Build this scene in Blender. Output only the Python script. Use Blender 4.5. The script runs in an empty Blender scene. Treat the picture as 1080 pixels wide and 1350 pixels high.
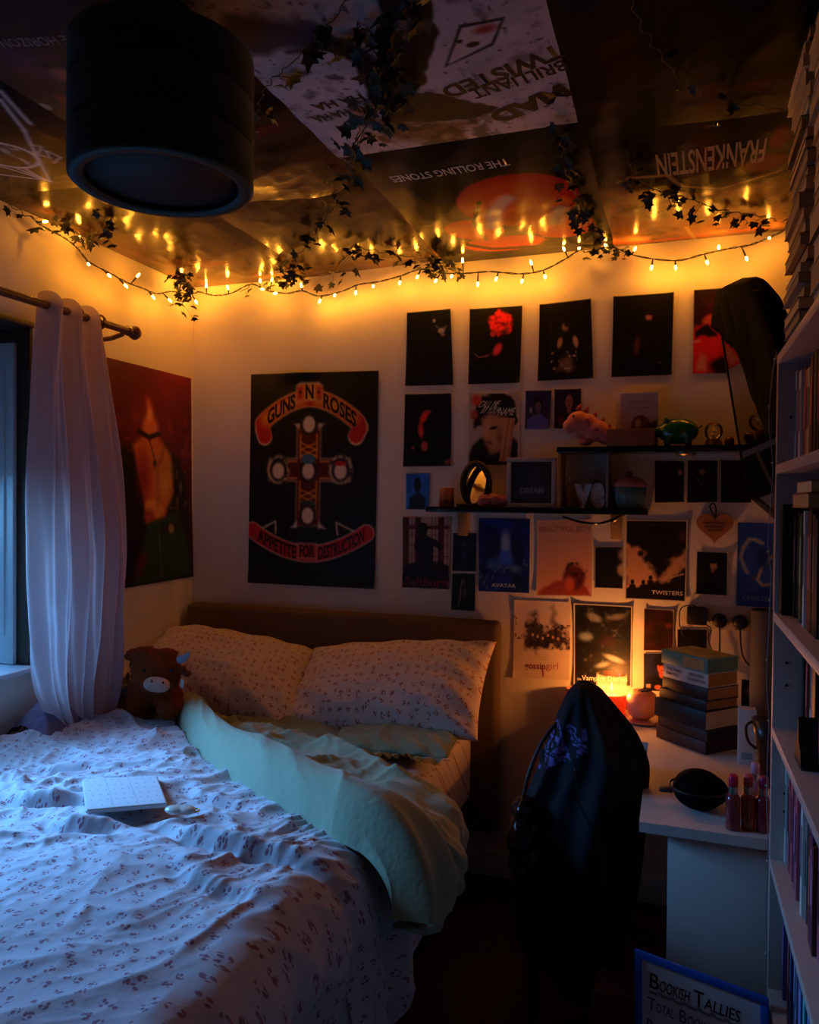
KEY_W, BULB, CANDLE_W = 20, 265, 7
import bpy, bmesh, math, random
import numpy as np
from mathutils import Vector, Matrix, noise as mnoise
SC = bpy.context.scene
COL = SC.collection
rnd = random.Random(7)
PI = math.pi
# ------------------------------------------------------------------ camera
CAMF, CYAW, CPIT, CROL, CAMZ = 1010.0, math.radians(19.2), math.radians(-.863), math.radians(.5435), 1.5
_F = Vector((-math.sin(CYAW), math.cos(CYAW), 0)); _R = Vector((math.cos(CYAW), math.sin(CYAW), 0)); _U = Vector((0, 0, 1))
F2 = _F*math.cos(CPIT)+_U*math.sin(CPIT); U2 = _U*math.cos(CPIT)-_F*math.sin(CPIT)
R3 = _R*math.cos(CROL)+U2*math.sin(CROL); U3 = U2*math.cos(CROL)-_R*math.sin(CROL)
def at(px, py, ax, v):
    """point of the real plane X/Y/Z = v that was measured at photo pixel (px, py)"""
    d = F2+R3*((px-540)/CAMF)+U3*((675-py)/CAMF)
    i = 'XYZ'.index(ax)
    t = (v-(CAMZ if i == 2 else 0))/d[i]
    return Vector((d.x*t, d.y*t, d.z*t+CAMZ))
cam = bpy.data.cameras.new('camera'); camo = bpy.data.objects.new('camera', cam); COL.objects.link(camo)
camo.matrix_world = Matrix((R3, U3, -F2)).transposed().to_4x4()
camo.location = (0, 0, CAMZ)
cam.sensor_fit = 'HORIZONTAL'; cam.sensor_width = 36; cam.lens = CAMF/1080*36; cam.clip_start = .02
SC.camera = camo
SC.view_settings.view_transform = 'Standard'
# ------------------------------------------------------------------ colour + materials
def lin(c):
    c = np.asarray(c, float)/255.0
    return np.where(c <= .04045, c/12.92, ((c+.055)/1.055)**2.4)
def L4(c): r = lin(c); return (float(r[0]), float(r[1]), float(r[2]), 1)
_M = {}
class NT:
    def __init__(s, name):
        s.m = bpy.data.materials.new(name); s.m.use_nodes = True; s.t = s.m.node_tree
        s.t.nodes.clear(); s.out = s.t.nodes.new('ShaderNodeOutputMaterial')
    def n(s, typ, **kw):
        nd = s.t.nodes.new('ShaderNode'+typ)
        for k, v in kw.items():
            if k in ('inputs',):
                for a, b in v.items(): nd.inputs[a].default_value = b
            else: setattr(nd, k, v)
        return nd
    def l(s, a, b): s.t.links.new(a, b)
def mat(name, c, rough=.6, metal=0, var=.12, vscale=18, bump=0, bscale=200, sheen=0, trans=0, coat=0, emit=None, es=0, alpha=1, ior=1.45, spec=.5):
    if name in _M: return _M[name]
    k = NT(name); p = k.n('BsdfPrincipled'); k.l(p.outputs[0], k.out.inputs[0])
    p.inputs['Roughness'].default_value = rough; p.inputs['Metallic'].default_value = metal
    p.inputs['Sheen Weight'].default_value = sheen; p.inputs['Transmission Weight'].default_value = trans
    p.inputs['Coat Weight'].default_value = coat; p.inputs['Alpha'].default_value = alpha; p.inputs['IOR'].default_value = ior
    p.inputs['Specular IOR Level'].default_value = spec
    tc = k.n('TexCoord'); nz = k.n('TexNoise', inputs={'Scale': vscale, 'Detail': 4.0}); k.l(tc.outputs['Object'], nz.inputs['Vector'])
    mx = k.n('Mix', data_type='RGBA'); a = L4(c)
    mx.inputs[6].default_value = tuple(x*(1-var) for x in a[:3])+(1,); mx.inputs[7].default_value = tuple(min(1, x*(1+var)) for x in a[:3])+(1,)
    k.l(nz.outputs[0], mx.inputs[0]); k.l(mx.outputs[2], p.inputs['Base Color'])
    if bump:
        nb = k.n('TexNoise', inputs={'Scale': bscale, 'Detail': 3.0}); k.l(tc.outputs['Object'], nb.inputs['Vector'])
        b = k.n('Bump', inputs={'Strength': bump, 'Distance': .004}); k.l(nb.outputs[0], b.inputs['Height']); k.l(b.outputs[0], p.inputs['Normal'])
    if emit is not None:
        p.inputs['Emission Color'].default_value = L4(emit); p.inputs['Emission Strength'].default_value = es
    _M[name] = k.m; return k.m
def mat_print(name='print', rough=.3, spec=.5, bump=0, coat=0):
    if name in _M: return _M[name]
    k = NT(name); p = k.n('BsdfPrincipled'); k.l(p.outputs[0], k.out.inputs[0])
    at_ = k.n('Attribute', attribute_name='ink'); k.l(at_.outputs['Color'], p.inputs['Base Color'])
    p.inputs['Roughness'].default_value = rough; p.inputs['Specular IOR Level'].default_value = spec; p.inputs['Coat Weight'].default_value = coat
    if bump:
        tc = k.n('TexCoord'); mp = k.n('Mapping'); mp.inputs['Scale'].default_value = (1.0, 1.5, 1)
        nb = k.n('TexNoise', inputs={'Scale': 5.0, 'Detail': 4.0, 'Roughness': .5}); k.l(tc.outputs['Object'], mp.inputs[0]); k.l(mp.outputs[0], nb.inputs['Vector'])
        b = k.n('Bump', inputs={'Strength': bump, 'Distance': .02}); k.l(nb.outputs[0], b.inputs['Height']); k.l(b.outputs[0], p.inputs['Normal'])
    _M[name] = k.m; return k.m
def mat_floral(name, base, ink, ink2, scale=21.0, rough=.85, crease=.4):
    k = NT(name); p = k.n('BsdfPrincipled'); k.l(p.outputs[0], k.out.inputs[0])
    p.inputs['Roughness'].default_value = rough; p.inputs['Sheen Weight'].default_value = .15; p.inputs['Specular IOR Level'].default_value = .2
    uv = k.n('UVMap', uv_map='UVMap')
    v1 = k.n('TexVoronoi', voronoi_dimensions='2D', inputs={'Scale': scale, 'Randomness': .6}); k.l(uv.outputs[0], v1.inputs['Vector'])
    v2 = k.n('TexVoronoi', voronoi_dimensions='2D', inputs={'Scale': scale*4.2, 'Randomness': 1.0}); k.l(uv.outputs[0], v2.inputs['Vector'])
    lt = k.n('Math', operation='LESS_THAN'); lt.inputs[1].default_value = .26; k.l(v1.outputs['Distance'], lt.inputs[0])
    l2 = k.n('Math', operation='LESS_THAN'); l2.inputs[1].default_value = .40; k.l(v2.outputs['Distance'], l2.inputs[0])
    mu = k.n('Math', operation='MULTIPLY'); k.l(lt.outputs[0], mu.inputs[0]); k.l(l2.outputs[0], mu.inputs[1])
    sp = k.n('SeparateColor'); k.l(v2.outputs['Color'], sp.inputs[0])
    m1 = k.n('Mix', data_type='RGBA'); m1.inputs[6].default_value = L4(ink); m1.inputs[7].default_value = L4(ink2); k.l(sp.outputs[0], m1.inputs[0])
    m2 = k.n('Mix', data_type='RGBA'); m2.inputs[6].default_value = L4(base); k.l(mu.outputs[0], m2.inputs[0]); k.l(m1.outputs[2], m2.inputs[7])
    k.l(m2.outputs[2], p.inputs['Base Color'])
    nb = k.n('TexNoise', inputs={'Scale': 60.0, 'Detail': 5.0, 'Roughness': .6}); k.l(uv.outputs[0], nb.inputs['Vector'])
    b = k.n('Bump', inputs={'Strength': .3, 'Distance': .005}); k.l(nb.outputs[0], b.inputs['Height'])
    wv = k.n('TexNoise', noise_type='RIDGED_MULTIFRACTAL', inputs={'Scale': 9.0, 'Detail': 5.0, 'Roughness': .55, 'Distortion': .8}); k.l(uv.outputs[0], wv.inputs['Vector'])
    b2 = k.n('Bump', inputs={'Strength': crease, 'Distance': .012}); k.l(wv.outputs[0], b2.inputs['Height']); k.l(b.outputs[0], b2.inputs['Normal']); k.l(b2.outputs[0], p.inputs['Normal'])
    _M[name] = k.m; return k.m
def mat_fabric(name, c, rough=.85, wr=.35):
    m = mat(name, c, rough, var=.07, vscale=40, bump=wr, bscale=70, sheen=.2, spec=.2); return m
def mat_clear(name, c, mixf=.15, rough=.05):
    """see-through glass: transparent body with a glossy skin (lets light through without caustics)"""
    if name in _M: return _M[name]
    k = NT(name); t = k.n('BsdfTransparent'); t.inputs[0].default_value = L4(c)
    g = k.n('BsdfGlossy'); g.inputs['Roughness'].default_value = rough
    fr = k.n('Fresnel'); fr.inputs[0].default_value = 1.45
    ad = k.n('Math', operation='ADD'); ad.inputs[1].default_value = mixf*.3; k.l(fr.outputs[0], ad.inputs[0])
    mx = k.n('MixShader'); k.l(ad.outputs[0], mx.inputs[0]); k.l(t.outputs[0], mx.inputs[1]); k.l(g.outputs[0], mx.inputs[2]); k.l(mx.outputs[0], k.out.inputs[0])
    _M[name] = k.m; return k.m
def mat_sheer(name, c, see=.12):
    k = NT(name); d = k.n('BsdfDiffuse'); d.inputs[0].default_value = L4(c)
    tl = k.n('BsdfTranslucent'); tl.inputs[0].default_value = L4(c); tr = k.n('BsdfTransparent')
    tc = k.n('TexCoord'); nz = k.n('TexNoise', inputs={'Scale': 25.0}); k.l(tc.outputs['Object'], nz.inputs['Vector'])
    mr = k.n('MapRange'); mr.inputs[3].default_value = see*.5; mr.inputs[4].default_value = see*1.5; k.l(nz.outputs[0], mr.inputs[0])
    m1 = k.n('MixShader', inputs={0: .4}); k.l(d.outputs[0], m1.inputs[1]); k.l(tl.outputs[0], m1.inputs[2])
    m2 = k.n('MixShader'); k.l(mr.outputs[0], m2.inputs[0]); k.l(m1.outputs[0], m2.inputs[1]); k.l(tr.outputs[0], m2.inputs[2]); k.l(m2.outputs[0], k.out.inputs[0])
    _M[name] = k.m; return k.m
# ------------------------------------------------------------------ object helpers
BASE = {}
def tag(o, label, cat, group=None, kind=None):
    if label: o['label'] = label
    if cat: o['category'] = cat
    if group: o['group'] = group
    if kind: o['kind'] = kind
    return o
def thing(name, label, cat, loc, group=None):
    o = bpy.data.objects.new(name, None); COL.objects.link(o); o.location = loc; o.empty_display_size = .05
    BASE[o.name] = Vector(loc); return tag(o, label, cat, group)
def put(me, name, m, parent=None, base=None, smooth=True):
    """link mesh whose vertices are in world metres; with a parent it becomes a part of that thing"""
    o = bpy.data.objects.new(name, me); COL.objects.link(o)
    if parent is not None: b = BASE[parent.name]; o.parent = parent
    else:
        if base is None:
            n = len(me.vertices); co = np.empty(n*3, 'f'); me.vertices.foreach_get('co', co); co = co.reshape(-1, 3)
            base = ((co[:, 0].min()+co[:, 0].max())/2, (co[:, 1].min()+co[:, 1].max())/2, co[:, 2].min())
        b = Vector(base); o.location = b
    BASE[o.name] = Vector(b)
    me.transform(Matrix.Translation(-Vector(b)))
    for q in (m if isinstance(m, (list, tuple)) else [m]): me.materials.append(q)
    if smooth:
        me.polygons.foreach_set('use_smooth', np.ones(len(me.polygons), bool))
    me.update(); return o
def fastmesh(name, V, F, ink=None, uv=None):
    """F: list of index arrays (k,3) or (k,4)"""
    me = bpy.data.meshes.new(name); V = np.asarray(V, 'f')
    me.vertices.add(len(V)); me.vertices.foreach_set('co', V.ravel())
    F = [np.asarray(f, 'i') for f in F if len(f)]
    loops = np.concatenate([f.ravel() for f in F]); sizes = np.concatenate([np.full(len(f), f.shape[1], 'i') for f in F])
    starts = np.concatenate([[0], np.cumsum(sizes)[:-1]]).astype('i')
    me.loops.add(len(loops)); me.polygons.add(len(sizes))
    me.loops.foreach_set('vertex_index', loops); me.polygons.foreach_set('loop_start', starts)
    if ink is not None:
        a = me.color_attributes.new('ink', 'FLOAT_COLOR', 'POINT'); c = np.ones((len(V), 4), 'f'); c[:, :3] = ink; a.data.foreach_set('color', c.ravel())
    if uv is not None:
        u = me.uv_layers.new(name='UVMap'); u.data.foreach_set('uv', np.asarray(uv, 'f')[loops].ravel())
    me.update(calc_edges=True); me.validate(); return me
def gridfaces(nu, nv, wrapu=False, off=0):
    """vertices laid out [v*nu+u]"""
    u = np.arange(nu if wrapu else nu-1); v = np.arange(nv-1); U, W = np.meshgrid(u, v)
    U = U.ravel(); W = W.ravel(); U1 = (U+1) % nu
    return np.stack([W*nu+U, W*nu+U1, (W+1)*nu+U1, (W+1)*nu+U], 1)+off
class MB:
    def __init__(s, M=None): s.bm = bmesh.new(); s.M = M or Matrix.Identity(4)
    def _x(s, vs):
        for v in vs: v.co = s.M @ v.co
    def box(s, a, b, bev=0, rot=None, seg=2):
        a = Vector(a); b = Vector(b); c = (a+b)/2; d = b-a
        r = bmesh.ops.create_cube(s.bm, size=1); vs = r['verts']
        for v in vs: v.co = Vector((v.co.x*d.x, v.co.y*d.y, v.co.z*d.z))
        if bev:
            es = list({e for v in vs for e in v.link_edges})
            g = bmesh.ops.bevel(s.bm, geom=es, offset=min(bev, .49*min(abs(x) for x in d)), segments=seg, profile=.5, affect='EDGES'); vs = list({v for f in g['faces'] for v in f.verts} | {v for v in vs if v.is_valid})
        for v in vs: v.co = (rot @ v.co if rot else v.co)+c
        s._x(vs); return s
    def tube(s, pts, r, n=8, cap=True):
        pts = [Vector(p) for p in pts]; k = len(pts); rs = r if isinstance(r, (list, tuple)) else [r]*k
        rings = []; up = None
        for i in range(k):
            t = (pts[min(i+1, k-1)]-pts[max(i-1, 0)]).normalized()
            if up is None: up = Vector((0, 0, 1)) if abs(t.z) < .9 else Vector((1, 0, 0))
            x = t.cross(up); 
            if x.length < 1e-5: x = t.orthogonal()
            x.normalize(); y = x.cross(t).normalized(); up = y
            rings.append([s.bm.verts.new(s.M @ (pts[i]+(x*math.cos(2*PI*j/n)+y*math.sin(2*PI*j/n))*rs[i])) for j in range(n)])
        for i in range(k-1):
            for j in range(n): s.bm.faces.new((rings[i][j], rings[i][(j+1) % n], rings[i+1][(j+1) % n], rings[i+1][j]))
        if cap: s.bm.faces.new(rings[0][::-1]); s.bm.faces.new(rings[-1])
        return s
    def lathe(s, prof, c, n=32, axis=None, cap=True):
        """prof: (radius, height)"""
        c = Vector(c); Q = Vector((0, 0, 1)).rotation_difference(Vector(axis)).to_matrix() if axis is not None else Matrix.Identity(3)
        rings = [[s.bm.verts.new(s.M @ (Q @ Vector((r*math.cos(2*PI*j/n), r*math.sin(2*PI*j/n), h))+c)) for j in range(n)] for r, h in prof]
        for i in range(len(prof)-1):
            for j in range(n): s.bm.faces.new((rings[i][j], rings[i][(j+1) % n], rings[i+1][(j+1) % n], rings[i+1][j]))
        if cap:
            if prof[0][0] > 1e-5: s.bm.faces.new(rings[0][::-1])
            if prof[-1][0] > 1e-5: s.bm.faces.new(rings[-1])
        return s
    def ball(s, c, r, sub=2, rot=None):
        r = Vector(r) if isinstance(r, (list, tuple, Vector)) else Vector((r, r, r))
        vs = bmesh.ops.create_icosphere(s.bm, subdivisions=sub, radius=1)['verts']
        for v in vs:
            q = Vector((v.co.x*r.x, v.co.y*r.y, v.co.z*r.z)); v.co = s.M @ ((rot @ q if rot else q)+Vector(c))
        return s
    def prism(s, poly, axis_o, ax, ay, depth):
        """flat polygon in plane (ax, ay) at origin, thickened along depth vector"""
        o = Vector(axis_o); ax = Vector(ax); ay = Vector(ay); d = Vector(depth)
        a = [s.bm.verts.new(s.M @ (o+ax*x+ay*y)) for x, y in poly]; b = [s.bm.verts.new(s.M @ (o+ax*x+ay*y+d)) for x, y in poly]
        n = len(poly); s.bm.faces.new(a[::-1]); s.bm.faces.new(b)
        for i in range(n): s.bm.faces.new((a[i], a[(i+1) % n], b[(i+1) % n], b[i]))
        return s
    def mesh(s, name):
        bmesh.ops.recalc_face_normals(s.bm, faces=s.bm.faces); me = bpy.data.meshes.new(name); s.bm.to_mesh(me); s.bm.free(); return me
    def build(s, name, m, parent=None, smooth=False, base=None):
        o = put(s.mesh(name), name, m, parent, base, True)
        if not smooth:
            try: o.data.set_sharp_from_angle(angle=math.radians(38))
            except Exception: pass
        return o
def blob(balls, voxel=.006, smooth=6, noise=0, nscale=60):
    """one continuous skin over overlapping ellipsoids (centre, radii[, rotation])"""
    b = MB()
    for q in balls: b.ball(q[0], q[1], 3, q[2] if len(q) > 2 else None)
    me = b.mesh('tmp'); o = bpy.data.objects.new('tmp', me); COL.objects.link(o)
    r = o.modifiers.new('r', 'REMESH'); r.mode = 'VOXEL'; r.voxel_size = voxel
    if smooth: sm = o.modifiers.new('s', 'SMOOTH'); sm.iterations = smooth; sm.factor = .5
    dg = bpy.context.evaluated_depsgraph_get(); me2 = bpy.data.meshes.new_from_object(o.evaluated_get(dg))
    bpy.data.objects.remove(o); bpy.data.meshes.remove(me)
    if noise:
        for v in me2.vertices: v.co += v.normal*noise*(mnoise.noise(v.co*nscale)+.5*mnoise.noise(v.co*nscale*2.3))
    return me2
def catmull(pts, n=8):
    pts = [Vector(p) for p in pts]; out = []
    P = [pts[0]*2-pts[1]]+pts+[pts[-1]*2-pts[-2]]
    for i in range(1, len(P)-2):
        for k in range(n):
            t = k/n; a, b, c, d = P[i-1], P[i], P[i+1], P[i+2]
            out.append(.5*((2*b)+(c-a)*t+(2*a-5*b+4*c-d)*t*t+(3*b-a-3*c+d)*t**3))
    out.append(pts[-1]); return out
def cinterp(pts, ts):
    """smooth interpolation of a polyline (k,d) at parameters 0..1 (numpy)"""
    pts = np.asarray(pts, float); k = len(pts); x = np.linspace(0, 1, k); ts = np.asarray(ts)
    seg = np.clip((ts*(k-1)).astype(int), 0, k-2); f = ts*(k-1)-seg
    P = np.vstack([2*pts[0]-pts[1], pts, 2*pts[-1]-pts[-2]]); a, b, c, d = (P[seg+i] for i in range(4)); f = f[..., None]
    return .5*(2*b+(c-a)*f+(2*a-5*b+4*c-d)*f*f+(3*b-a-3*c+d)*f**3)
# value noise (numpy)
def vnoise(x, y, seed=0):
    x = np.asarray(x, float); y = np.asarray(y, float); xi = np.floor(x).astype(np.int64); yi = np.floor(y).astype(np.int64)
    fx = x-xi; fy = y-yi; fx = fx*fx*(3-2*fx); fy = fy*fy*(3-2*fy)
    def h(i, j):
        n = (i*374761393+j*668265263+seed*974711) & 0xffffffff; n = ((n ^ (n >> 13))*1274126177) & 0xffffffff
        return ((n ^ (n >> 16)) & 0xffff)/65535.0
    return (h(xi, yi)*(1-fx)+h(xi+1, yi)*fx)*(1-fy)+(h(xi, yi+1)*(1-fx)+h(xi+1, yi+1)*fx)*fy
def fbm(x, y, o=4, seed=0):
    r = 0; a = .5
    for i in range(o): r = r+a*vnoise(x*2**i, y*2**i, seed+i*17); a *= .5
    return r/(1-.5**o)
def ridge(x, y, o=3, seed=0):
    r = 0; a = .5
    for i in range(o): r = r+a*(1-abs(2*vnoise(x*2**i, y*2**i, seed+i*31)-1)); a *= .5
    return r/(1-.5**o)
# text outlines from the built-in font -> triangles in a box of height 1
_TX = {}
def text_tris(s, bold=0):
    if (s, bold) in _TX: return _TX[(s, bold)]
    cu = bpy.data.curves.new('t', 'FONT'); cu.body = s; cu.size = 1; cu.offset = bold; cu.resolution_u = 3; cu.fill_mode = 'FRONT'
    o = bpy.data.objects.new('t', cu); COL.objects.link(o)
    dg = bpy.context.evaluated_depsgraph_get(); dg.update(); me = bpy.data.meshes.new_from_object(o.evaluated_get(dg))
    bpy.data.objects.remove(o); bpy.data.curves.remove(cu)
    me.calc_loop_triangles(); V = np.array([v.co[:2] for v in me.vertices]); T = np.array([t.vertices[:] for t in me.loop_triangles])
    bpy.data.meshes.remove(me)
    lo = V.min(0); hi = V.max(0); V = (V-lo)/(hi-lo); _TX[(s, bold)] = (V, T, (hi[0]-lo[0])/(hi[1]-lo[1])); return _TX[(s, bold)]
# ------------------------------------------------------------------ printed pictures (per-vertex ink)
class Pic:
    def __init__(s, nx, ny, base, quad):
        """quad: TL, TR, BR, BL world points; u right, v down"""
        s.nx, s.ny = nx, ny; s.q = [Vector(p) for p in quad]
        s.U, s.V = np.meshgrid(np.linspace(0, 1, nx), np.linspace(0, 1, ny)); s.C = np.ones((ny, nx, 3))*np.array(base, float)
        s.w = ((s.q[1]-s.q[0]).length+(s.q[2]-s.q[3]).length)/2; s.h = ((s.q[3]-s.q[0]).length+(s.q[2]-s.q[1]).length)/2
        s.asp = s.h/s.w; s.extra = []
    def put(s, m, col, a=1.0): m = (np.clip(m, 0, 1)*a)[..., None]; s.C = s.C*(1-m)+np.array(col, float)*m; return s
    def ell(s, cx, cy, rx, ry, col, soft=.25, rot=0, a=1.0):
        dx = s.U-cx; dy = (s.V-cy)*s.asp; c, n = math.cos(rot), math.sin(rot); x = dx*c+dy*n; y = -dx*n+dy*c
        d = np.sqrt((x/rx)**2+(y/(ry*s.asp))**2); return s.put((1-d)/max(soft, 1e-3)+.5*0, col, a)
    def poly(s, pts, col, a=1.0, soft=.012, wob=0, seed=1):
        U, V = s.U, s.V
        if wob: U = U+wob*(fbm(s.U*9, s.V*9*s.asp, 3, seed)-.5); V = V+wob*(fbm(s.U*9+40, s.V*9*s.asp, 3, seed)-.5)
        ins = np.zeros(U.shape, bool); dist = np.full(U.shape, 9.0); n = len(pts)
        for i in range(n):
            (x1, y1), (x2, y2) = pts[i], pts[(i+1) % n]
            if y1 != y2: ins ^= ((y1 > V) != (y2 > V)) & (U < (x2-x1)*(V-y1)/(y2-y1)+x1)
            ex, ey = x2-x1, (y2-y1)*s.asp; px, py = U-x1, (V-y1)*s.asp; t = np.clip((px*ex+py*ey)/(ex*ex+ey*ey+1e-12), 0, 1)
            dist = np.minimum(dist, np.hypot(px-t*ex, py-t*ey))
        return s.put(.5+np.where(ins, dist, -dist)/(2*max(soft, 1e-3)), col, a)
    def line(s, pts, w, col, a=1.0, soft=.008):
        d = np.full(s.U.shape, 9.0)
        for (x1, y1), (x2, y2) in zip(pts[:-1], pts[1:]):
            ex, ey = x2-x1, (y2-y1)*s.asp; px, py = s.U-x1, (s.V-y1)*s.asp; t = np.clip((px*ex+py*ey)/(ex*ex+ey*ey+1e-12), 0, 1)
            d = np.minimum(d, np.hypot(px-t*ex, py-t*ey))
        return s.put((w-d)/(2*soft)+.5, col, a)
    def grad(s, c0, c1, p=1.0): f = (s.V**p)[..., None]; s.C = s.C*0+np.array(c0, float)*(1-f)+np.array(c1, float)*f; return s
    def grain(s, sc, amp, seed=3): s.C = s.C*(1+amp*(fbm(s.U*sc, s.V*sc*s.asp, 4, seed)-.5)[..., None]*2); return s
    def border(s, w, col, soft=.004):
        d = np.minimum(np.minimum(s.U, 1-s.U), np.minimum(s.V, 1-s.V)*s.asp); return s.put((w-d)/soft, col)
    def tri(s, u, v, T, col): s.extra.append((np.asarray(u), np.asarray(v), np.asarray(T), col)); return s
    def text(s, t, u0, v0, u1, v1, col, bold=0, fn=None, flip=False, shear=0):
        V, T, a = text_tris(t, bold); x = V[:, 0].copy(); y = 1-V[:, 1]
        if flip: x = 1-x; y = 1-y
        x = x+shear*(.5-y)
        u = u0+(u1-u0)*x; v = v0+(v1-v0)*y
        if fn: u, v = fn(u, v)
        return s.tri(u, v, T, col)
    def pt(s, u, v, N, disp, k):
        a, b, c, d = (np.array(p) for p in s.q); u = u[..., None]; v = v[..., None]
        P = (a*(1-u)+b*u)*(1-v)+(d*(1-u)+c*u)*v
        return P+np.array(N)*(disp+k)[..., None]
    def build(s, name, m, N, label=None, cat=None, group=None, parent=None, disp=None, curl=.004, off=.003, seed=0, tex=.0006):
        disp = disp or (lambda u, v: off+curl*(((np.abs(2*u-1))**6)*(np.abs(2*v-1)**3))*(.3+1.4*vnoise(np.round(u)+seed*3, np.round(v)+seed*5, seed))+curl*.35*fbm(u*1.7+seed, v*1.7, 2, seed))
        Vs = [s.pt(s.U, s.V, N, disp(s.U, s.V), 0*s.U).reshape(-1, 3)]; ink = [lin(np.clip(s.C, 0, 255)).reshape(-1, 3)]; F = [gridfaces(s.nx, s.ny)]; off_ = s.nx*s.ny
        lay = 0
        for (u, v, T, col) in s.extra:
            lay += 1
            Vs.append(s.pt(u, v, N, disp(u, v), tex+0*u)); ink.append(np.tile(lin(col), (len(u), 1))); F.append(T+off_); off_ += len(u)
        me = fastmesh(name, np.vstack(Vs), F, np.vstack(ink)); o = put(me, name, m, parent, None, True)
        # every face looks out of the wall
        nrm = np.empty(len(me.polygons)*3, 'f'); me.polygons.foreach_get('normal', nrm); nrm = nrm.reshape(-1, 3) @ np.array(N)
        if (nrm < 0).any():
            bm = bmesh.new(); bm.from_mesh(me); bm.faces.ensure_lookup_table(); bmesh.ops.reverse_faces(bm, faces=[bm.faces[i] for i in np.nonzero(nrm < 0)[0]]); bm.to_mesh(me); bm.free()
        return tag(o, label, cat, group) if label else o
# ================================================================== room shell
XL, XR, YB, YF, ZC = -2.1, .48, 3.0, -.9, 2.47
def mat_wall():
    return mat('cream_paint', (226, 213, 196), .75, var=.04, vscale=3, bump=.25, bscale=45, spec=.25)
WALL = mat_wall()
def struct(name, mb, m, smooth=False, parent=None):
    o = mb.build(name, m, parent, smooth)
    if parent is None: o['kind'] = 'structure'
    return o
struct('floor', MB().box((XL-.3, YF-.1, -.1), (XR+.1, YB+.1, 0)), mat('dark_carpet', (70, 48, 34), .95, var=.3, vscale=60, bump=.6, bscale=300, spec=.1))
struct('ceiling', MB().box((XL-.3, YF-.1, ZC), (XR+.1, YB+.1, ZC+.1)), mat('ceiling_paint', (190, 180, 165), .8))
struct('wall_back', MB().box((XL-.3, YB, 0), (XR+.1, YB+.1, ZC)), WALL)
struct('wall_right', MB().box((XR, YF, 0), (XR+.1, YB, ZC)), WALL)
struct('wall_front', MB().box((XL-.3, YF-.1, 0), (XR+.1, YF, ZC)), mat('dim_plaster', (150, 140, 130), .8))
WY0, WY1, WZ0, WZ1 = 1.0, 2.07, .90, 2.10
w = MB(); XO = XL-.3
w.box((XO, YF, 0), (XL, WY0, ZC)); w.box((XO, WY1, 0), (XL, YB, ZC)); w.box((XO, WY0, 0), (XL, WY1, WZ0)); w.box((XO, WY0, WZ1), (XL, WY1, ZC))
struct('wall_left', w, WALL)
# window, set deep in the left wall
wf = MB(); FX = XO+.03
for y in (WY0, (WY0+WY1)/2-.025, WY1-.05): wf.box((FX, y, WZ0), (FX+.06, y+.05, WZ1), .006)
for z in (WZ0, WZ1-.05): wf.box((FX, WY0, z), (FX+.06, WY1, z+.05), .006)
WHITE = mat('white_gloss', (205, 208, 210), .4, var=.04)
win = struct('window_1', wf, WHITE)
MB().box((FX+.025, WY0+.05, WZ0+.05), (FX+.03, WY1-.05, WZ1-.05)).build('pane', mat_clear('window_glass', (240, 248, 255)), win)
MB().box((XO+.1, WY0+.001, WZ0), (XL+.035, WY1-.001, WZ0+.018), .004).build('window_sill', WHITE, win)
MB().box((XO+.1, WY0+.001, WZ1-.02), (XL+.01, WY1-.001, WZ1-.001), .003).build('lintel_lining', mat('dark_stained_wood', (64, 46, 36), .55, var=.3), win)
MB().box((XO+.09, WY1-.012, WZ0+.02), (XL-.001, WY1-.001, WZ1-.021), .002).build('dark_gap_board', mat('dark_stained_wood', (64, 46, 36)), win)  # dark board added so the gap beside the shutter reads black
sh = MB(); sh.box((XO+.11, WY1-.03, WZ0+.02), (XL-.055, WY1-.013, WZ1-.07), .004)
sh.box((XO+.14, WY1-.036, WZ0+.12), (XL-.09, WY1-.028, WZ1-.17), .003)
sh.build('shutter_panel', mat('shutter_paint', (196, 204, 204), .5, var=.06), win)
struct('baseboard_back', MB().box((XL, YB-.015, 0), (XR, YB-.0005, .1), .004), WHITE)
struct('baseboard_right', MB().box((XR-.015, 1.95, 0), (XR-.0005, YB-.016, .1), .004), WHITE)
# ================================================================== light
wd = bpy.data.worlds.new('dusk'); SC.world = wd; wd.use_nodes = True
wd.node_tree.nodes['Background'].inputs[0].default_value = (.10, .32, .75, 1); wd.node_tree.nodes['Background'].inputs[1].default_value = .5
def lamp(name, typ, loc, energy, color, **kw):
    d = bpy.data.lights.new(name, typ); d.energy = energy; d.color = color
    for k, v in kw.items(): setattr(d, k, v)
    o = bpy.data.objects.new(name, d); COL.objects.link(o); o.location = loc; return o
k = lamp('dusk_sky_light', 'AREA', (XO-.06, (WY0+WY1)/2, WZ0+.42), KEY_W, (.15, .48, 1.0), shape='RECTANGLE', size=.95, size_y=.75, spread=math.radians(82))
k.rotation_euler = Vector((1, -.02, -.78)).to_track_quat('-Z', 'Y').to_euler()
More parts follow.
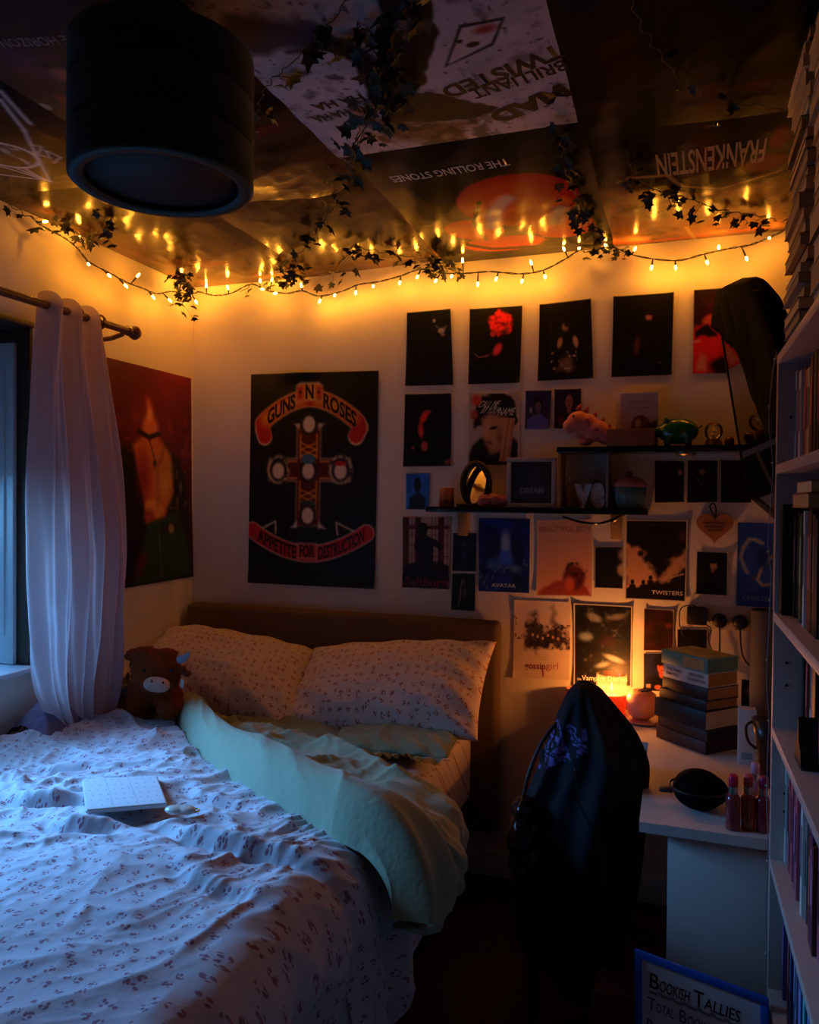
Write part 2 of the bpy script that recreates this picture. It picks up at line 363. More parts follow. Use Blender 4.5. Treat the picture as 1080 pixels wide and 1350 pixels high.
# ================================================================== bed
ZT = .63; XE = -.735
def drape(s, y, h, ztop, xe=XE, r=.07, th=math.radians(84)):
    t = np.clip((s-xe)/r, 0, th); l = np.maximum(s-xe-r*th, 0)
    x = np.where(s <= xe, s, xe+r*np.sin(t)+l*math.cos(th)); z = np.where(s <= xe, ztop, ztop-r+r*np.cos(t)-l*math.sin(th))
    return np.stack([x+h*np.sin(t), y+0*x, z+h*np.cos(t)], -1)
FLORAL = mat_floral('pink_sprig_cotton', (196, 190, 198), (158, 104, 114), (142, 100, 124), 29, crease=.8)
FLORAL2 = mat_floral('pink_sprig_pillow', (226, 208, 202), (170, 96, 82), (184, 118, 98), 29, crease=.35)
GREEN = mat_fabric('sage_cotton', (152, 160, 132))
OLIVE = mat_fabric('dark_sage_cotton', (126, 136, 106))
bed = thing('double_bed', 'double bed with brown upholstered headboard and unmade floral bedding beside the curtain', 'bed', (-1.39, 1.9, 0))
MB().box((-2.08, .7, .03), (XE-.03, 2.9, .33), .02).build('bed_base', mat('black_base_cloth', (26, 23, 24), .9, var=.2), bed)
for x in (-2.0, XE-.12):
    for y in (.8, 2.8): MB().lathe([(.025, 0), (.03, .035)], (x, y, 0), 16).build('leg', mat('black_plastic', (16, 16, 17), .5), bed)
def mattress():
    mb = MB(); mb.box((-2.085, .7, .33), (XE, 2.895, ZT), .05, seg=4); me = mb.mesh('mattress')
    u = me.uv_layers.new(name='UVMap')
    for lp in me.loops:
        c = me.vertices[lp.vertex_index].co; u.data[lp.index].uv = (c.x, c.y+c.z)
    return put(me, 'mattress', FLORAL2, bed)
mattress()
HB = mat('brown_upholstery', (112, 92, 72), .9, var=.12, vscale=120, bump=.5, bscale=500, spec=.15)
hb = MB(); hb.box((-2.07, 2.905, .2), (-.645, 2.985, 1.03), .022, seg=3); hb.build('headboard', HB, bed, True)
# duvet -------------------------------------------------------------
foldL = [(228, 945), (262, 1000), (320, 1045), (390, 1085), (440, 1115), (474, 1152)]
FL = np.array([list(at(px, py, 'Z', .71))[:2] for px, py in foldL])
def duvet_mesh():
    nu, nv = 420, 400
    s = np.linspace(-2.07, -.26, nu)
    order = np.argsort(FL[:, 0]); ymax = np.interp(s, np.r_[-2.09, -1.9, FL[order, 0], -.45, -.2], np.r_[2.31, 2.39, FL[order, 1]+np.array([.05, .06, .08, .12, .20, .30]), 1.92, 1.94])
    T = np.linspace(0, 1, nv)[:, None]; S = np.tile(s, (nv, 1)); Y = .72+T*(ymax[None]-.72)
    # the free edge hangs lowest at the corner by the fold
    hang = np.interp(Y, [.7, 1.1, 1.35, 1.5, 1.62, 1.94], [.24, .24, .30, .42, .44, .30])
    S = np.where(S > XE, XE+(S-XE)/(-.26-XE)*hang, S)
    wx = .5*(fbm(S*2.1+3, Y*2.1, 2, 77)-.5); wy = .5*(fbm(S*2.1+9, Y*2.1+4, 2, 78)-.5)
    top = np.clip((Y-1.15)/.45, 0, 1); left = np.clip((-.95-S)/.7, 0, 1)
    h = .052+.045*fbm(S*2.0+5, Y*2.0, 3, 5)
    a = .62*S+.78*Y+wx; b = .78*S-.62*Y+wy
    h += .020*(ridge(a*2.4, b*6.0, 2, 23)**3-.2)*(.5+.7*top)
    c = .25*S-.97*Y+wy; d = .97*S+.25*Y+wx
    h += .017*(ridge(c*6.5+2, d*2.6, 2, 29)**4-.15)*(.35+.9*top*left+.3*top)
    h += .010*(ridge(a*7+S*3, b*13, 2, 37)**3-.2)*(.3+.9*top*(.4+.6*left))
    h += .010*(ridge(c*13+a*5, d*9+wx*6, 2, 57)**3-.2)*(.2+1.0*top)
    h += .008*(ridge(c*19+a*4, d*8, 2, 47)**3-.2)*(.25+top)
    h += .012*(ridge((S+.55*Y)*4.5+wx, (Y*.84-S*.54)*1.6, 2, 53)**4)*(1-top)
    for (x0, y0, x1, y1, dp, w_) in [(-1.16, 1.50, -.66, 1.42, .026, .022), (-1.62, 1.50, -1.35, 1.54, .022, .018), (-1.42, 1.44, -1.2, 1.42, .024, .02), (-1.0, 1.36, -.72, 1.24, .014, .03), (-1.75, 1.72, -1.5, 1.80, .014, .02), (-1.25, 1.74, -.95, 1.62, .012, .02)]:
        ex, ey = x1-x0, y1-y0; t = np.clip(((S-x0)*ex+(Y-y0)*ey)/(ex*ex+ey*ey), 0, 1)
        dx = S-x0-t*ex; dy = Y-y0-t*ey+.022*np.sin(t*5)
        h += dp*(np.exp(-((dy-.024)/w_)**2)-1.0*np.exp(-((dy+.010)/(w_*.7))**2))*np.exp(-(dx/.05)**2)*np.sin(PI*np.clip(t*.9+.05, 0, 1))
    hangf = np.clip((S-XE)/.2, 0, 1)
    h = h*(1-.62*hangf)+hangf*(.026*np.sin(Y*23+2.2*np.sin(Y*7))+.010*np.sin(Y*51+S*9))
    h *= np.clip((S+2.09)/.06, .25, 1)
    edge = np.clip((1-T)*(ymax[None]-.72)/.07, 0, 1); h = h*np.sqrt(edge)*.98+.004
    P = drape(S, Y, h, ZT+.012)
    uv = np.stack([S, Y], -1)
    P[..., 0] = np.maximum(P[..., 0], XL+.012)
    return fastmesh('duvet', P.reshape(-1, 3), [gridfaces(nu, nv)], uv=uv.reshape(-1, 2))
duv = put(duvet_mesh(), 'duvet', FLORAL); tag(duv, 'crumpled white duvet with small pink sprigs spread over the bed', 'duvet')
def fold_mesh():
    nt, na = 240, 200
    t = np.linspace(0, 1, nt)
    Lc = cinterp(FL, t)
    Rp = [(-1.60, 2.42), (-1.40, 2.34), (-1.14, 2.27), (-.84, 2.14), (-.60, 2.0), (-.52, 1.84), (-.53, 1.62)]
    Rc = cinterp(Rp, t)
    a = np.linspace(0, 1, na)
    A, T = np.meshgrid(a, t); k = .42
    wob = fbm(T*5, A*2, 2, 2)-.5
    rr = (.062+.012*wob)*np.clip(.8+T*1.0, 0, 1)*np.clip((1.08-T)/.14, .45, 1)
    ang = np.clip(A/k, 0, 1)*PI*1.0
    d = Rc-Lc; ln = np.linalg.norm(d, axis=1); dn = d/ln[:, None]
    wide = 1.2
    along = np.where(A < k, rr*wide*(1-np.cos(ang)), rr*wide*2+(A-k)/(1-k)*np.maximum(ln[:, None]-rr*wide*2, .02))
    flat = np.clip((A-k)/.12, 0, 1)
    hh = np.where(A < k, .022+rr*2.05*np.sin(ang)**.8, .022)
    fx = Lc[:, None, 0]+dn[:, None, 0]*along; fy = Lc[:, None, 1]+dn[:, None, 1]*along
    w1 = .6*(fbm(fx*3, fy*3, 2, 91)-.5)
    hh = hh+flat*(.050*ridge(fx*5.2+fy*3+w1, fy*3.1-fx*1.2+w1, 2, 61)**3+.030*ridge(fx*9-fy*5+w1*2, fy*8+w1, 2, 67)**3+.008*ridge(fx*20, fy*20+w1*3, 2, 68)**2)*np.clip((1.05-A)/.12, .15, 1)
    # soft creases on the roll, tighter towards the gathered foot end
    hh += (1-flat)*(.010*(ridge(T*4+A*3.5, A*4, 2, 71)**2-.3)+.016*np.clip(T-.72, 0, 1)/.28*np.sin(A*46+T*9))
    P = drape(fx, fy, np.maximum(hh+.010, .012), ZT+.022, xe=XE+.03, r=.06)
    lift = np.clip(1-A*1.5, 0, 1)*np.clip(T*2, 0, 1)*np.clip((1.02-T)/.2, 0, 1)
    P[..., 2] += .030*lift+.03*np.clip(1-A*1.2, 0, 1)*np.clip(.25-T, 0, 1)*2
    kk = np.exp(-.5*(np.arange(-18, 19)/8.0)**2); kk /= kk.sum(); Pp = np.pad(P, ((18, 18), (0, 0), (0, 0)), mode='edge'); P = .25*P+.75*sum(kk[i]*Pp[i:i+nt] for i in range(37))
    wk = flat*np.clip((1.04-A)/.1, 0, 1)*(.034*ridge(fx*4.6+fy*3+w1, fy*3.1-fx*1.2+w1, 2, 61)**3+.026*ridge(fx*8-fy*5+w1*2, fy*8+w1, 2, 67)**3+.008*ridge(fx*20, fy*20+w1*3, 2, 68)**2)
    wk = wk+(1-flat)*(.009*(ridge(T*7+A*4, A*5+T, 2, 71)**3)+.010*np.clip(T-.75, 0, 1)*4*np.sin(A*40+T*9))
    P[..., 2] += wk*np.clip(1-(P[..., 0]-XE)/.06, .1, 1); P[..., 0] += wk*np.clip((P[..., 0]-XE)/.06, 0, 1)
    ins = np.clip((P[..., 0]-XE)/.05, 0, 1); P[..., 0] += .040*ins+ins*.016*np.sin(fy*34+fx*8)
    return fastmesh('folded', P.reshape(-1, 3), [gridfaces(na, nt)], uv=np.stack([fx, fy], -1).reshape(-1, 2))
fo = put(fold_mesh(), 'folded_back_blanket', GREEN); tag(fo, 'sage green blanket rolled over at its edge and hanging off the bed side', 'blanket')
def strip_mesh():
    nu, nv = 40, 60; u = np.linspace(0, 1, nu); v = np.linspace(0, 1, nv); U, W = np.meshgrid(u, v)
    y = 1.42+U*.24*(1-.35*W); z = .52-W*(.25+.05*np.sin(U*6))-.02*U; x = -.64+.03*W+.022*np.sin(U*11+W*3)+.02*fbm(U*4, W*3, 3, 5)
    return fastmesh('strip', np.stack([x, y, z], -1).reshape(-1, 3), [gridfaces(nu, nv)], uv=np.stack([y, z], -1).reshape(-1, 2))
st = put(strip_mesh(), 'hanging_corner', FLORAL, duv)
def pillow_mesh(C, T, seed=0, ear=.05, uvs=1.0, sag=.0):
    """C: BL, BR, TR, TL world corners; T thickness along the face normal"""
    C = [np.array(c) for c in C]; n = 70; u = np.linspace(0, 1, n); U, W = np.meshgrid(u, u)
    N = np.cross(C[1]-C[0], C[3]-C[0]); N /= np.linalg.norm(N)
    x = 2*U-1; y = 2*W-1
    # pinched sides between pointed corners
    Ux = .5+.5*x*(1-ear*(1-np.abs(y)**2.2)); Wy = .5+.5*y*(1-ear*(1-np.abs(x)**2.2))
    base = ((C[0]*(1-Ux[..., None])+C[1]*Ux[..., None])*(1-Wy[..., None])+(C[3]*(1-Ux[..., None])+C[2]*Ux[..., None])*Wy[..., None])
    th = ((1-np.abs(x)**2.6)*(1-np.abs(y)**2.6))**.55
    e = np.clip(1-th, 0, 1); V = []; F = []; UV = []
    for sgn in (1, -1):
        wr = .020*(ridge(U*4+seed, W*5+sgn, 3, seed+3)-.5)*th+.014*e*np.sin((U+W)*26+seed)*(th > .02)*th**.5+.016*(fbm(U*3, W*3, 3, seed)-.5)*th
        d = sgn*T*.5*th+wr; V.append(base+N*d[..., None]); UV.append(np.stack([U*np.linalg.norm(C[1]-C[0])+seed, W*np.linalg.norm(C[3]-C[0])+sgn], -1))
        V[-1][..., 2] -= sag*th*0
    G = gridfaces(n, n); me = fastmesh('pillow', np.vstack([q.reshape(-1, 3) for q in V]), [G, G[:, ::-1]+n*n], uv=np.vstack([q.reshape(-1, 2) for q in UV]))
    bm = bmesh.new(); bm.from_mesh(me); bmesh.ops.remove_doubles(bm, verts=bm.verts, dist=.0006); bm.to_mesh(me); bm.free(); return me
def pillow(name, C, T, m, label, seed, group=None, ear=.05, floor=None):
    me = pillow_mesh(C, T, seed, ear)
    if floor is not None:
        for v in me.vertices: v.co.z = max(v.co.z, floor); v.co.y = min(v.co.y, 2.903); v.co.x = max(v.co.x, XL+.006)
    o = put(me, name, m); return tag(o, label, 'pillow', group)
pl = pillow('pillow', [at(140, 915, 'Y', 2.47), at(392, 968, 'Y', 2.48), at(420, 858, 'Y', 2.86), at(226, 826, 'Y', 2.88)], .24, FLORAL2, 'left floral pillow leaning on the headboard behind the brown toy', 3, 'pillows on the bed', floor=.672)
pr = pillow('pillow', [at(360, 968, 'Y', 2.50), at(630, 978, 'Y', 2.56), at(655, 846, 'Y', 2.86), at(414, 854, 'Y', 2.84)], .24, FLORAL2, 'right floral pillow with a pointed corner at the headboard end', 8, 'pillows on the bed', floor=.672)
def ruffle(parent, A, B, out, seed):
    n, mrows = 420, 9; A = np.array(A); B = np.array(B); out = np.array(out); t = np.linspace(0, 1, n); V = []
    for j in range(mrows):
        f = j/(mrows-1); q = A+(B-A)*t[:, None]+out*(f*(.055+.015*np.sin(t*19+seed)))[:, None]
        q[:, 2] += f**.7*.009*np.sin(t*95+3*np.sin(t*13+seed))+f*.006*np.sin(t*41+seed)+.012*f; q[:, 1] += f*.010*np.cos(t*95+3*np.sin(t*13+seed)+1.5*f); V.append(q)
    return put(fastmesh('ruffle', np.vstack(V), [gridfaces(n, mrows)]), 'ruffle', OLIVE, parent)
c = [at(252, 940, 'Z', .672), at(440, 990, 'Z', .672)]
g1 = pillow('frilled_pillow', [c[0], c[1], (-1.22, 2.84, .685), (-1.98, 2.84, .685)], .05, OLIVE, 'dark sage frilled pillow lying under the left floral pillow', 21, 'pillows on the bed', .02, floor=.638)
ruffle(g1, (c[0].x+.1, c[0].y-.0, .668), (c[1].x-.02, c[1].y+.01, .668), (0.01, -.9, -.1), 1)
c = [at(430, 984, 'Z', .675), at(590, 1000, 'Z', .675)]
g2 = pillow('frilled_pillow', [c[0], c[1], (-.72, 2.84, .69), (-1.18, 2.84, .69)], .06, OLIVE, 'dark sage frilled pillow lying under the right floral pillow', 25, 'pillows on the bed', .02, floor=.638)
ruffle(g2, (c[0].x-.06, c[0].y+.02, .672), (c[1].x+.01, c[1].y, .672), (.04, -.9, -.1), 4)
# ================================================================== curtain and rod
WOOD = mat('dark_red_wood', (92, 50, 34), .4, var=.25, vscale=30, coat=.3)
rod = thing('curtain_rod', 'dark wooden curtain rod with a round finial above the window', 'curtain rod', (-1.98, 2.3, 2.13))
MB().tube([(-1.98, .85, 2.135), (-1.98, 2.40, 2.135)], .014, 16).build('pole', WOOD, rod)
MB().lathe([(.014, 0), (.019, .004), (.019, .016), (.012, .02), (.024, .034), (.027, .048), (.020, .062), (.004, .068)], (-1.98, 2.40, 2.135), 20, axis=(0, 1, 0)).build('finial', WOOD, rod)
for y in (2.38, .9): MB().tube([(-2.098, y, 2.10), (-2.03, y, 2.105), (-1.98, y, 2.118)], .009, 10).build('bracket', WOOD, rod)
CURT = mat_sheer('sheer_mauve', (206, 180, 182), .10)
def curtain_mesh():
    X0 = -1.975
    Ls = [(60, 393), (47, 480), (39, 560), (34, 650), (32, 740), (33, 830), (42, 910), (72, 968)]
    Rs = [(134, 421), (139, 480), (144, 560), (149, 650), (152, 740), (151, 830), (147, 905), (128, 966)]
    nu, nv = 170, 130; u = np.linspace(0, 1, nu); v = np.linspace(0, 1, nv)
    L = cinterp([list(at(*p, 'X', X0)) for p in Ls], v); R = cinterp([list(at(*p, 'X', X0)) for p in Rs], v)
    U, W = np.meshgrid(u, v); Y = L[:, None, 1]*(1-U)+R[:, None, 1]*U; Z = L[:, None, 2]*(1-U)+R[:, None, 2]*U
    Uw = U+.05*(fbm(U*2+3, W*3, 2, 4)-.5)*W
    pl3 = np.sin(2*PI*(3*Uw)-1.2); amp = .045*(1-.45*W)
    X = X0+amp*np.sign(pl3)*np.abs(pl3)**.8*.8+.014*np.sin(2*PI*(9*Uw+.5*W)+2)*np.clip(W*3, 0, 1)+.008*np.sin(2*PI*(17*Uw-W))*np.clip(W*2, 0, 1)
    X += .06*np.sin(PI*W)**1.5*(.4+.6*np.sin(PI*U))+.04*W
    # scooped folds that run from the top down to the tucked-in foot
    X += .016*(ridge(U*7+W*2.5, W*2.2, 2, 14)-.5)*np.clip(W*2, 0, 1)
    top = np.clip(1-W/.045, 0, 1); Z = Z+top*.03*np.cos(2*PI*3*U-1.0)
    X = np.maximum(X, XL+.03)
    return fastmesh('curtain', np.stack([X, Y, Z], -1).reshape(-1, 3), [gridfaces(nu, nv)])
cu = put(curtain_mesh(), 'curtain', CURT); tag(cu, 'sheer mauve curtain gathered in three pleats and tucked in at the bed', 'curtain')
for yy in (2.035, 2.15, 2.26):
    MB().lathe([(.021, -.004), (.027, -.004), (.027, .004), (.021, .004), (.021, -.004)], (-1.98, yy, 2.135), 20, axis=(.15, 1, 0), cap=False).build('eyelet', mat('dull_brass', (120, 92, 60), .35, 1), cu)
def heap_mesh():
    nu, nv = 60, 40; u = np.linspace(0, 1, nu); v = np.linspace(0, 1, nv); U, W = np.meshgrid(u, v)
    a, b = at(22, 985, 'Z', .70), at(80, 972, 'Z', .70)
    x = -2.08+.17*W+0*U; y = 1.93+U*.24; z = .71+.10*np.sin(PI*W)**.8*np.sin(PI*np.clip(U*.9+.08, 0, 1))**.7+.03*(ridge(U*4, W*3, 2, 7)-.5)
    return fastmesh('heap', np.stack([x, y, z], -1).reshape(-1, 3), [gridfaces(nu, nv)])
put(heap_mesh(), 'hem', mat_fabric('mauve_hem', (120, 104, 132)), cu)
# ================================================================== string of fairy lights
CABLE = mat('dark_green_cable', (34, 32, 22), .5)
GLOW = mat('warm_bulb', (255, 214, 150), .3, emit=(255, 162, 46), es=BULB)
cab = [(40, 284), (60, 300), (85, 312), (103, 325), (120, 345), (147, 360), (170, 374), (190, 382), (207, 386), (228, 384), (248, 388)]
cab2 = [(264, 384), (282, 389), (305, 386), (330, 374), (352, 384), (378, 388), (400, 384), (422, 389), (450, 384), (472, 376), (500, 371), (527, 363), (555, 356), (580, 360), (612, 361), (648, 357), (688, 362), (718, 356), (744, 342), (768, 328), (800, 324), (840, 338), (892, 343), (930, 335), (962, 328), (990, 324), (1012, 314), (1034, 304)]
c3 = [at(*p, 'X', XL+.055) for p in cab]+[Vector((-2.04, 2.94, at(256, 386, 'Y', 2.94).z))]+[at(*p, 'Y', YB-.055) for p in cab2]
for i in range(1, len(c3)-1): c3[i] = c3[i]+Vector((.006*rnd.uniform(-1, 1), .006*rnd.uniform(-1, 1), .004*rnd.uniform(-1, 1)))
fl = thing('fairy_lights', 'string of warm white fairy lights strung along the top of two walls', 'fairy lights', c3[0])
cc = catmull(c3, 7)
tw = MB()
for ph in (0, PI):     # two twisted wires
    tw.tube([p+Vector((.0016*math.cos(i*.9+ph), .0016*math.cos(i*.9+ph), .0022*math.sin(i*.9+ph))) for i, p in enumerate(cc)], .0017, 5)
tw.build('cable', CABLE, fl, True)
bl = [(61, 292), (104, 313), (117, 349), (145, 364), (167, 378), (183, 362), (203, 393), (225, 397), (239, 371)]
br = [(259, 399), (272, 371), (300, 378), (343, 369), (345, 381), (362, 387), (397, 375), (421, 398), (441, 390), (469, 387), (492, 378), (527, 374), (550, 366), (574, 371), (595, 365), (630, 376), (654, 369), (688, 372), (719, 366), (743, 327), (764, 327), (798, 311), (838, 327), (859, 354), (891, 354), (933, 347), (948, 325), (985, 342), (1015, 314), (359, 346), (610, 342), (700, 345)]
def nearest(p): return min(cc, key=lambda q: (q-p).length)
SOCK = mat('socket_green', (30, 34, 22), .45)
for i, (px, py) in enumerate(bl+br):
    o_ = .068+.030*rnd.random()
    tip = at(px, py, 'X', XL+o_) if i < len(bl) else at(px, py, 'Y', YB-o_)
    tip.z = min(tip.z, ZC-.02)
    q = nearest(tip); d = (tip-q); d.normalize(); L = .022
    mid = tip-d*.012
    b = MB(); b.tube([q, q+(mid-q)*.5, mid], [.0018, .0032, .0036], 8); bo = b.build('bulb_socket', SOCK, fl)
    g = MB(); g.tube([mid, mid+d*.004, mid+d*.013, mid+d*.018], [.0030, .0042, .0036, .0012], 8); g.build('bulb', GLOW, bo, True)
# ================================================================== pictures on the walls
PRINT = mat_print('photo_print', .42, .3); GLOSSP = mat_print('glossy_poster_print', .42, .3)
NB = (0, -1, 0); NL = (1, 0, 0)
def quad(pts, ax='Y', v=None): return [at(px, py, ax, v if v is not None else YB-.001) for px, py in pts]
def wallpic(pts, nx=66, ny=92, base=(14, 12, 14)): return Pic(nx, ny, base, quad(pts))
def bust(P, cx, top, w, h, skin, hair, cloth, face=True):
    """plain head-and-shoulders figure"""
    P.poly([(cx-w, 1.02), (cx-w*.95, top+h*.72), (cx-w*.4, top+h*.56), (cx+w*.4, top+h*.56), (cx+w*.95, top+h*.72), (cx+w, 1.02)], cloth, soft=.03, wob=.04)
    P.ell(cx, top+h*.50, w*.22, h*.16, skin, .4); P.ell(cx, top+h*.27, w*.46, h*.28, hair, .25); P.ell(cx, top+h*.32, w*.34, h*.23, skin, .3)
    if face:
        dk = [c*.35 for c in skin]
        for s_ in (-1, 1): P.ell(cx+s_*w*.14, top+h*.29, w*.07, h*.02, dk, .6)
        P.ell(cx, top+h*.42, w*.10, h*.018, dk, .6); P.ell(cx+w*.03, top+h*.35, w*.05, h*.05, dk, .9, a=.5)
    return P
BK = (11, 10, 13); N_ = [0]
GR1, GR2, GR3 = 'concert photos on the back wall', 'film posters on the back wall', 'small photo prints on the back wall'
def done(P, label, group=None, border=None, name='wall_print', cat='photo print', m=None, curl=.005):
    dk_ = np.clip(1.5-P.C.mean(axis=2, keepdims=True)/110.0, 0, 1); P.C = np.clip(P.C*(1+.45*dk_*np.clip((P.C.max(axis=2, keepdims=True)-30)/60.0, 0, 1)), 0, 255)
    if border: P.border(border, (196, 184, 170))
    N_[0] += 1
    return P.build(name, m or PRINT, NB, label, cat, group, curl=curl, seed=N_[0])
# --- top row
P = wallpic([(536.9, 412.4), (594.9, 407), (598.9, 508.3), (534.7, 509.6)], base=(13, 14, 26)); P.grain(3, .5)
P.ell(.62, .14, .05, .035, (120, 122, 140), .7); P.ell(.77, .28, .10, .05, (110, 108, 118), .6, .5); P.ell(.68, .22, .07, .02, (60, 60, 80), .6, .6); P.ell(.8, .33, .07, .03, (90, 86, 98), .6, .3)
for k in range(4): P.line([(.70+.04*k, .30), (.74+.05*k, .25-.01*k)], .008, (150, 146, 150), .7)
done(P, 'nearly black blue photo with a pale hand at upper right, leftmost of the top row', GR1, .012)
P = wallpic([(619.6, 407.6), (689.6, 402.8), (686.7, 505.6), (617.4, 507.5)], base=(22, 20, 18)); P.poly([(.0, .62), (.35, .58), (.42, .3), (.85, .3), (1, .5), (1, 1), (0, 1)], (9, 8, 9), soft=.1)
P.poly([(.38, .20), (.42, .10), (.54, .05), (.70, .07), (.80, .15), (.82, .25), (.74, .33), (.62, .36), (.52, .34), (.42, .31)], (196, 34, 36), soft=.03, wob=.14); P.ell(.72, .30, .08, .06, (120, 40, 34), .6); P.ell(.66, .34, .10, .06, (60, 16, 18), .7); P.put((fbm(P.U*22, P.V*30, 3, 3)-.45)*3*np.clip(1-np.hypot((P.U-.58)/.24, (P.V-.22)/.17), 0, 1)*2, (90, 10, 16)); P.ell(.46, .34, .08, .06, (130, 40, 36), .5)
P.ell(.55, .55, .10, .12, (176, 46, 66), .6, .5); P.line([(.12, .60), (.2, .64), (.38, .63)], .012, (150, 120, 96), .7); P.line([(.15, .66), (.45, .6)], .016, (96, 44, 44), .6)
done(P, 'dark photo of a red-haired musician in profile in the top row', GR1, .012)
P = wallpic([(711.7, 401.7), (779.9, 393.6), (783.4, 499.4), (708.7, 503.2)], base=(10, 8, 9)); P.ell(.5, .32, .09, .08, (96, 76, 64), .5); P.ell(.55, .28, .09, .06, (20, 14, 14), .5)
P.poly([(.38, .44), (.68, .42), (.72, .62), (.62, .78), (.42, .78), (.36, .6)], (20, 16, 17), soft=.04); P.ell(.40, .52, .06, .09, (142, 112, 92), .5, .2); P.ell(.69, .52, .06, .10, (150, 118, 96), .5, -.2)
P.poly([(.4, .7), (.62, .7), (.66, .9), (.34, .88)], (84, 66, 56), soft=.05, wob=.1); P.put((fbm(P.U*26, P.V*20, 2, 9)-.62)*5*(P.V > .62)*(P.V < .86)*(np.abs(P.U-.48) < .24), (170, 150, 130)); P.line([(.22, .2), (.24, .62)], .012, (46, 34, 30), .8); P.line([(.32, .1), (.31, .6)], .008, (40, 30, 26), .8)
done(P, 'black photo of a performer in a dark vest with bare arms in the top row', GR1, .012)
P = wallpic([(808.6, 391.1), (889.2, 385.3), (886.4, 495), (805.8, 498.3)], base=(12, 8, 9)); P.ell(.60, .28, .08, .06, (122, 78, 62), .6); P.ell(.62, .22, .11, .05, (22, 12, 12), .5); P.ell(.42, .62, .09, .2, (70, 34, 32), .7, .1)
P.ell(.64, .55, .18, .22, (20, 14, 15), .5); P.ell(.80, .84, .06, .02, (70, 66, 60), .6); P.line([(.96, .6), (.95, .7)], .01, (80, 78, 80), .6)
done(P, 'black photo with a dim half-lit face, second from the right in the top row', GR1, .012)
P = wallpic([(914.7, 382.5), (1001.4, 376), (1000.8, 492), (912.8, 493.6)], base=(46, 10, 14)); P.grain(4, .5); P.poly([(-.1, .5), (.12, .42), (.3, .36), (.42, .44), (.5, .62), (.44, .9), (.1, 1.05), (-.1, 1)], (170, 24, 24), soft=.08, wob=.2); P.ell(.24, .36, .14, .07, (150, 60, 48), .6, -.6); P.poly([(.02, .5), (.2, .42), (.4, .5), (.36, .56), (.18, .53), (.04, .58)], (24, 8, 10), soft=.03, wob=.1)
P.poly([(.05, .95), (.12, .75), (.2, .8), (.22, .97)], (214, 130, 110), soft=.04); P.line([(.0, .62), (.1, .61)], .02, (226, 130, 110)); P.ell(.5, .9, .3, .12, (16, 8, 10), .5)
done(P, 'red concert photo partly hidden by the television', GR1, .012)
# --- second row
P = wallpic([(534.2, 519.8), (596.5, 518.2), (595.9, 614.9), (531.5, 615.7)], base=(9, 7, 8)); P.ell(.42, .32, .09, .13, (170, 44, 36), .5, .5); P.ell(.36, .5, .08, .14, (150, 42, 38), .5, -.1); P.ell(.44, .72, .10, .10, (146, 56, 46), .6); P.ell(.52, .25, .07, .04, (120, 30, 26), .6)
P.ell(.2, .74, .04, .04, (120, 60, 48), .6); P.ell(.82, .68, .05, .08, (44, 26, 22), .6); P.ell(.92, .94, .12, .06, (90, 40, 34), .6)
done(P, 'black photo with a streak of red hair, below the leftmost top-row photo', GR1, .010)
P = wallpic([(618.8, 518.2), (685.9, 517.2), (685, 614.9), (616.9, 614.4)], 80, 110, base=(178, 160, 146))
P.poly([(.08, .3), (.25, .05), (.6, -.02), (.9, .08), (.95, .4), (.8, .5), (.3, .45), (.12, .5)], (22, 16, 16), soft=.03, wob=.1); P.poly([(0, 1), (.05, .75), (.25, .6), (.9, .62), (.98, .7), (1, 1)], (30, 22, 20), soft=.04, wob=.05)
P.poly([(.26, .36), (.42, .28), (.74, .34), (.82, .5), (.7, .78), (.45, .84), (.3, .62)], (164, 118, 84), soft=.06); P.ell(.5, .48, .12, .03, (34, 22, 18), .6, -.25); P.ell(.42, .68, .10, .03, (96, 52, 44), .6, .2); P.ell(.36, .5, .08, .16, (196, 150, 112), .8); P.ell(.62, .6, .1, .2, (104, 70, 52), .9)
for k in range(4): P.line([(.64+.05*k, .92), (.72+.05*k, .55-.04*k), (.74+.05*k, .36)], .025, (172, 124, 90) if k % 2 == 0 else (132, 90, 64))
P.ell(.16, .1, .13, .10, (150, 56, 34), .5); P.ell(.12, .3, .10, .09, (130, 50, 34), .6)
P.text('CALL ME', .22, .11, .60, .20, (226, 216, 206), shear=.25); P.text('BY YOUR', .27, .20, .62, .28, (226, 216, 206), shear=.25); P.text('NAME', .60, .21, .90, .31, (226, 216, 206), shear=.2)
done(P, 'film poster of a face resting on a hand with white scrawled title', GR2, .02, cat='poster')
P = wallpic([(693.4, 515), (728, 514.5), (726.2, 566.3), (692.1, 566.3)], 44, 60, base=(34, 30, 62)); bust(P, .5, .18, .42, .8, (76, 62, 76), (20, 16, 24), (66, 70, 130)); P.ell(.22, .5, .08, .10, (140, 132, 140), .6)
done(P, 'small blue photo of a person in a dark hat', GR3, .02)
P = wallpic([(731.3, 513.4), (767, 512.3), (766.4, 565.5), (730.2, 565.5)], 44, 60, base=(38, 24, 34)); bust(P, .55, .02, .5, .95, (112, 74, 66), (22, 14, 16), (30, 20, 30)); P.ell(.3, .8, .2, .2, (70, 20, 26), .6)
done(P, 'small dark portrait photo behind the pink toy dinosaur', GR3, .02)
P = wallpic([(536.3, 624.6), (567.5, 624), (565.9, 671.8), (536, 671.3)], 40, 56, base=(30, 82, 150)); P.grain(3, .4); bust(P, .48, .08, .36, .85, (22, 30, 40), (12, 14, 20), (18, 40, 48), False)
done(P, 'small blue picture with a dark silhouette at the left end of the lower shelf', GR3)
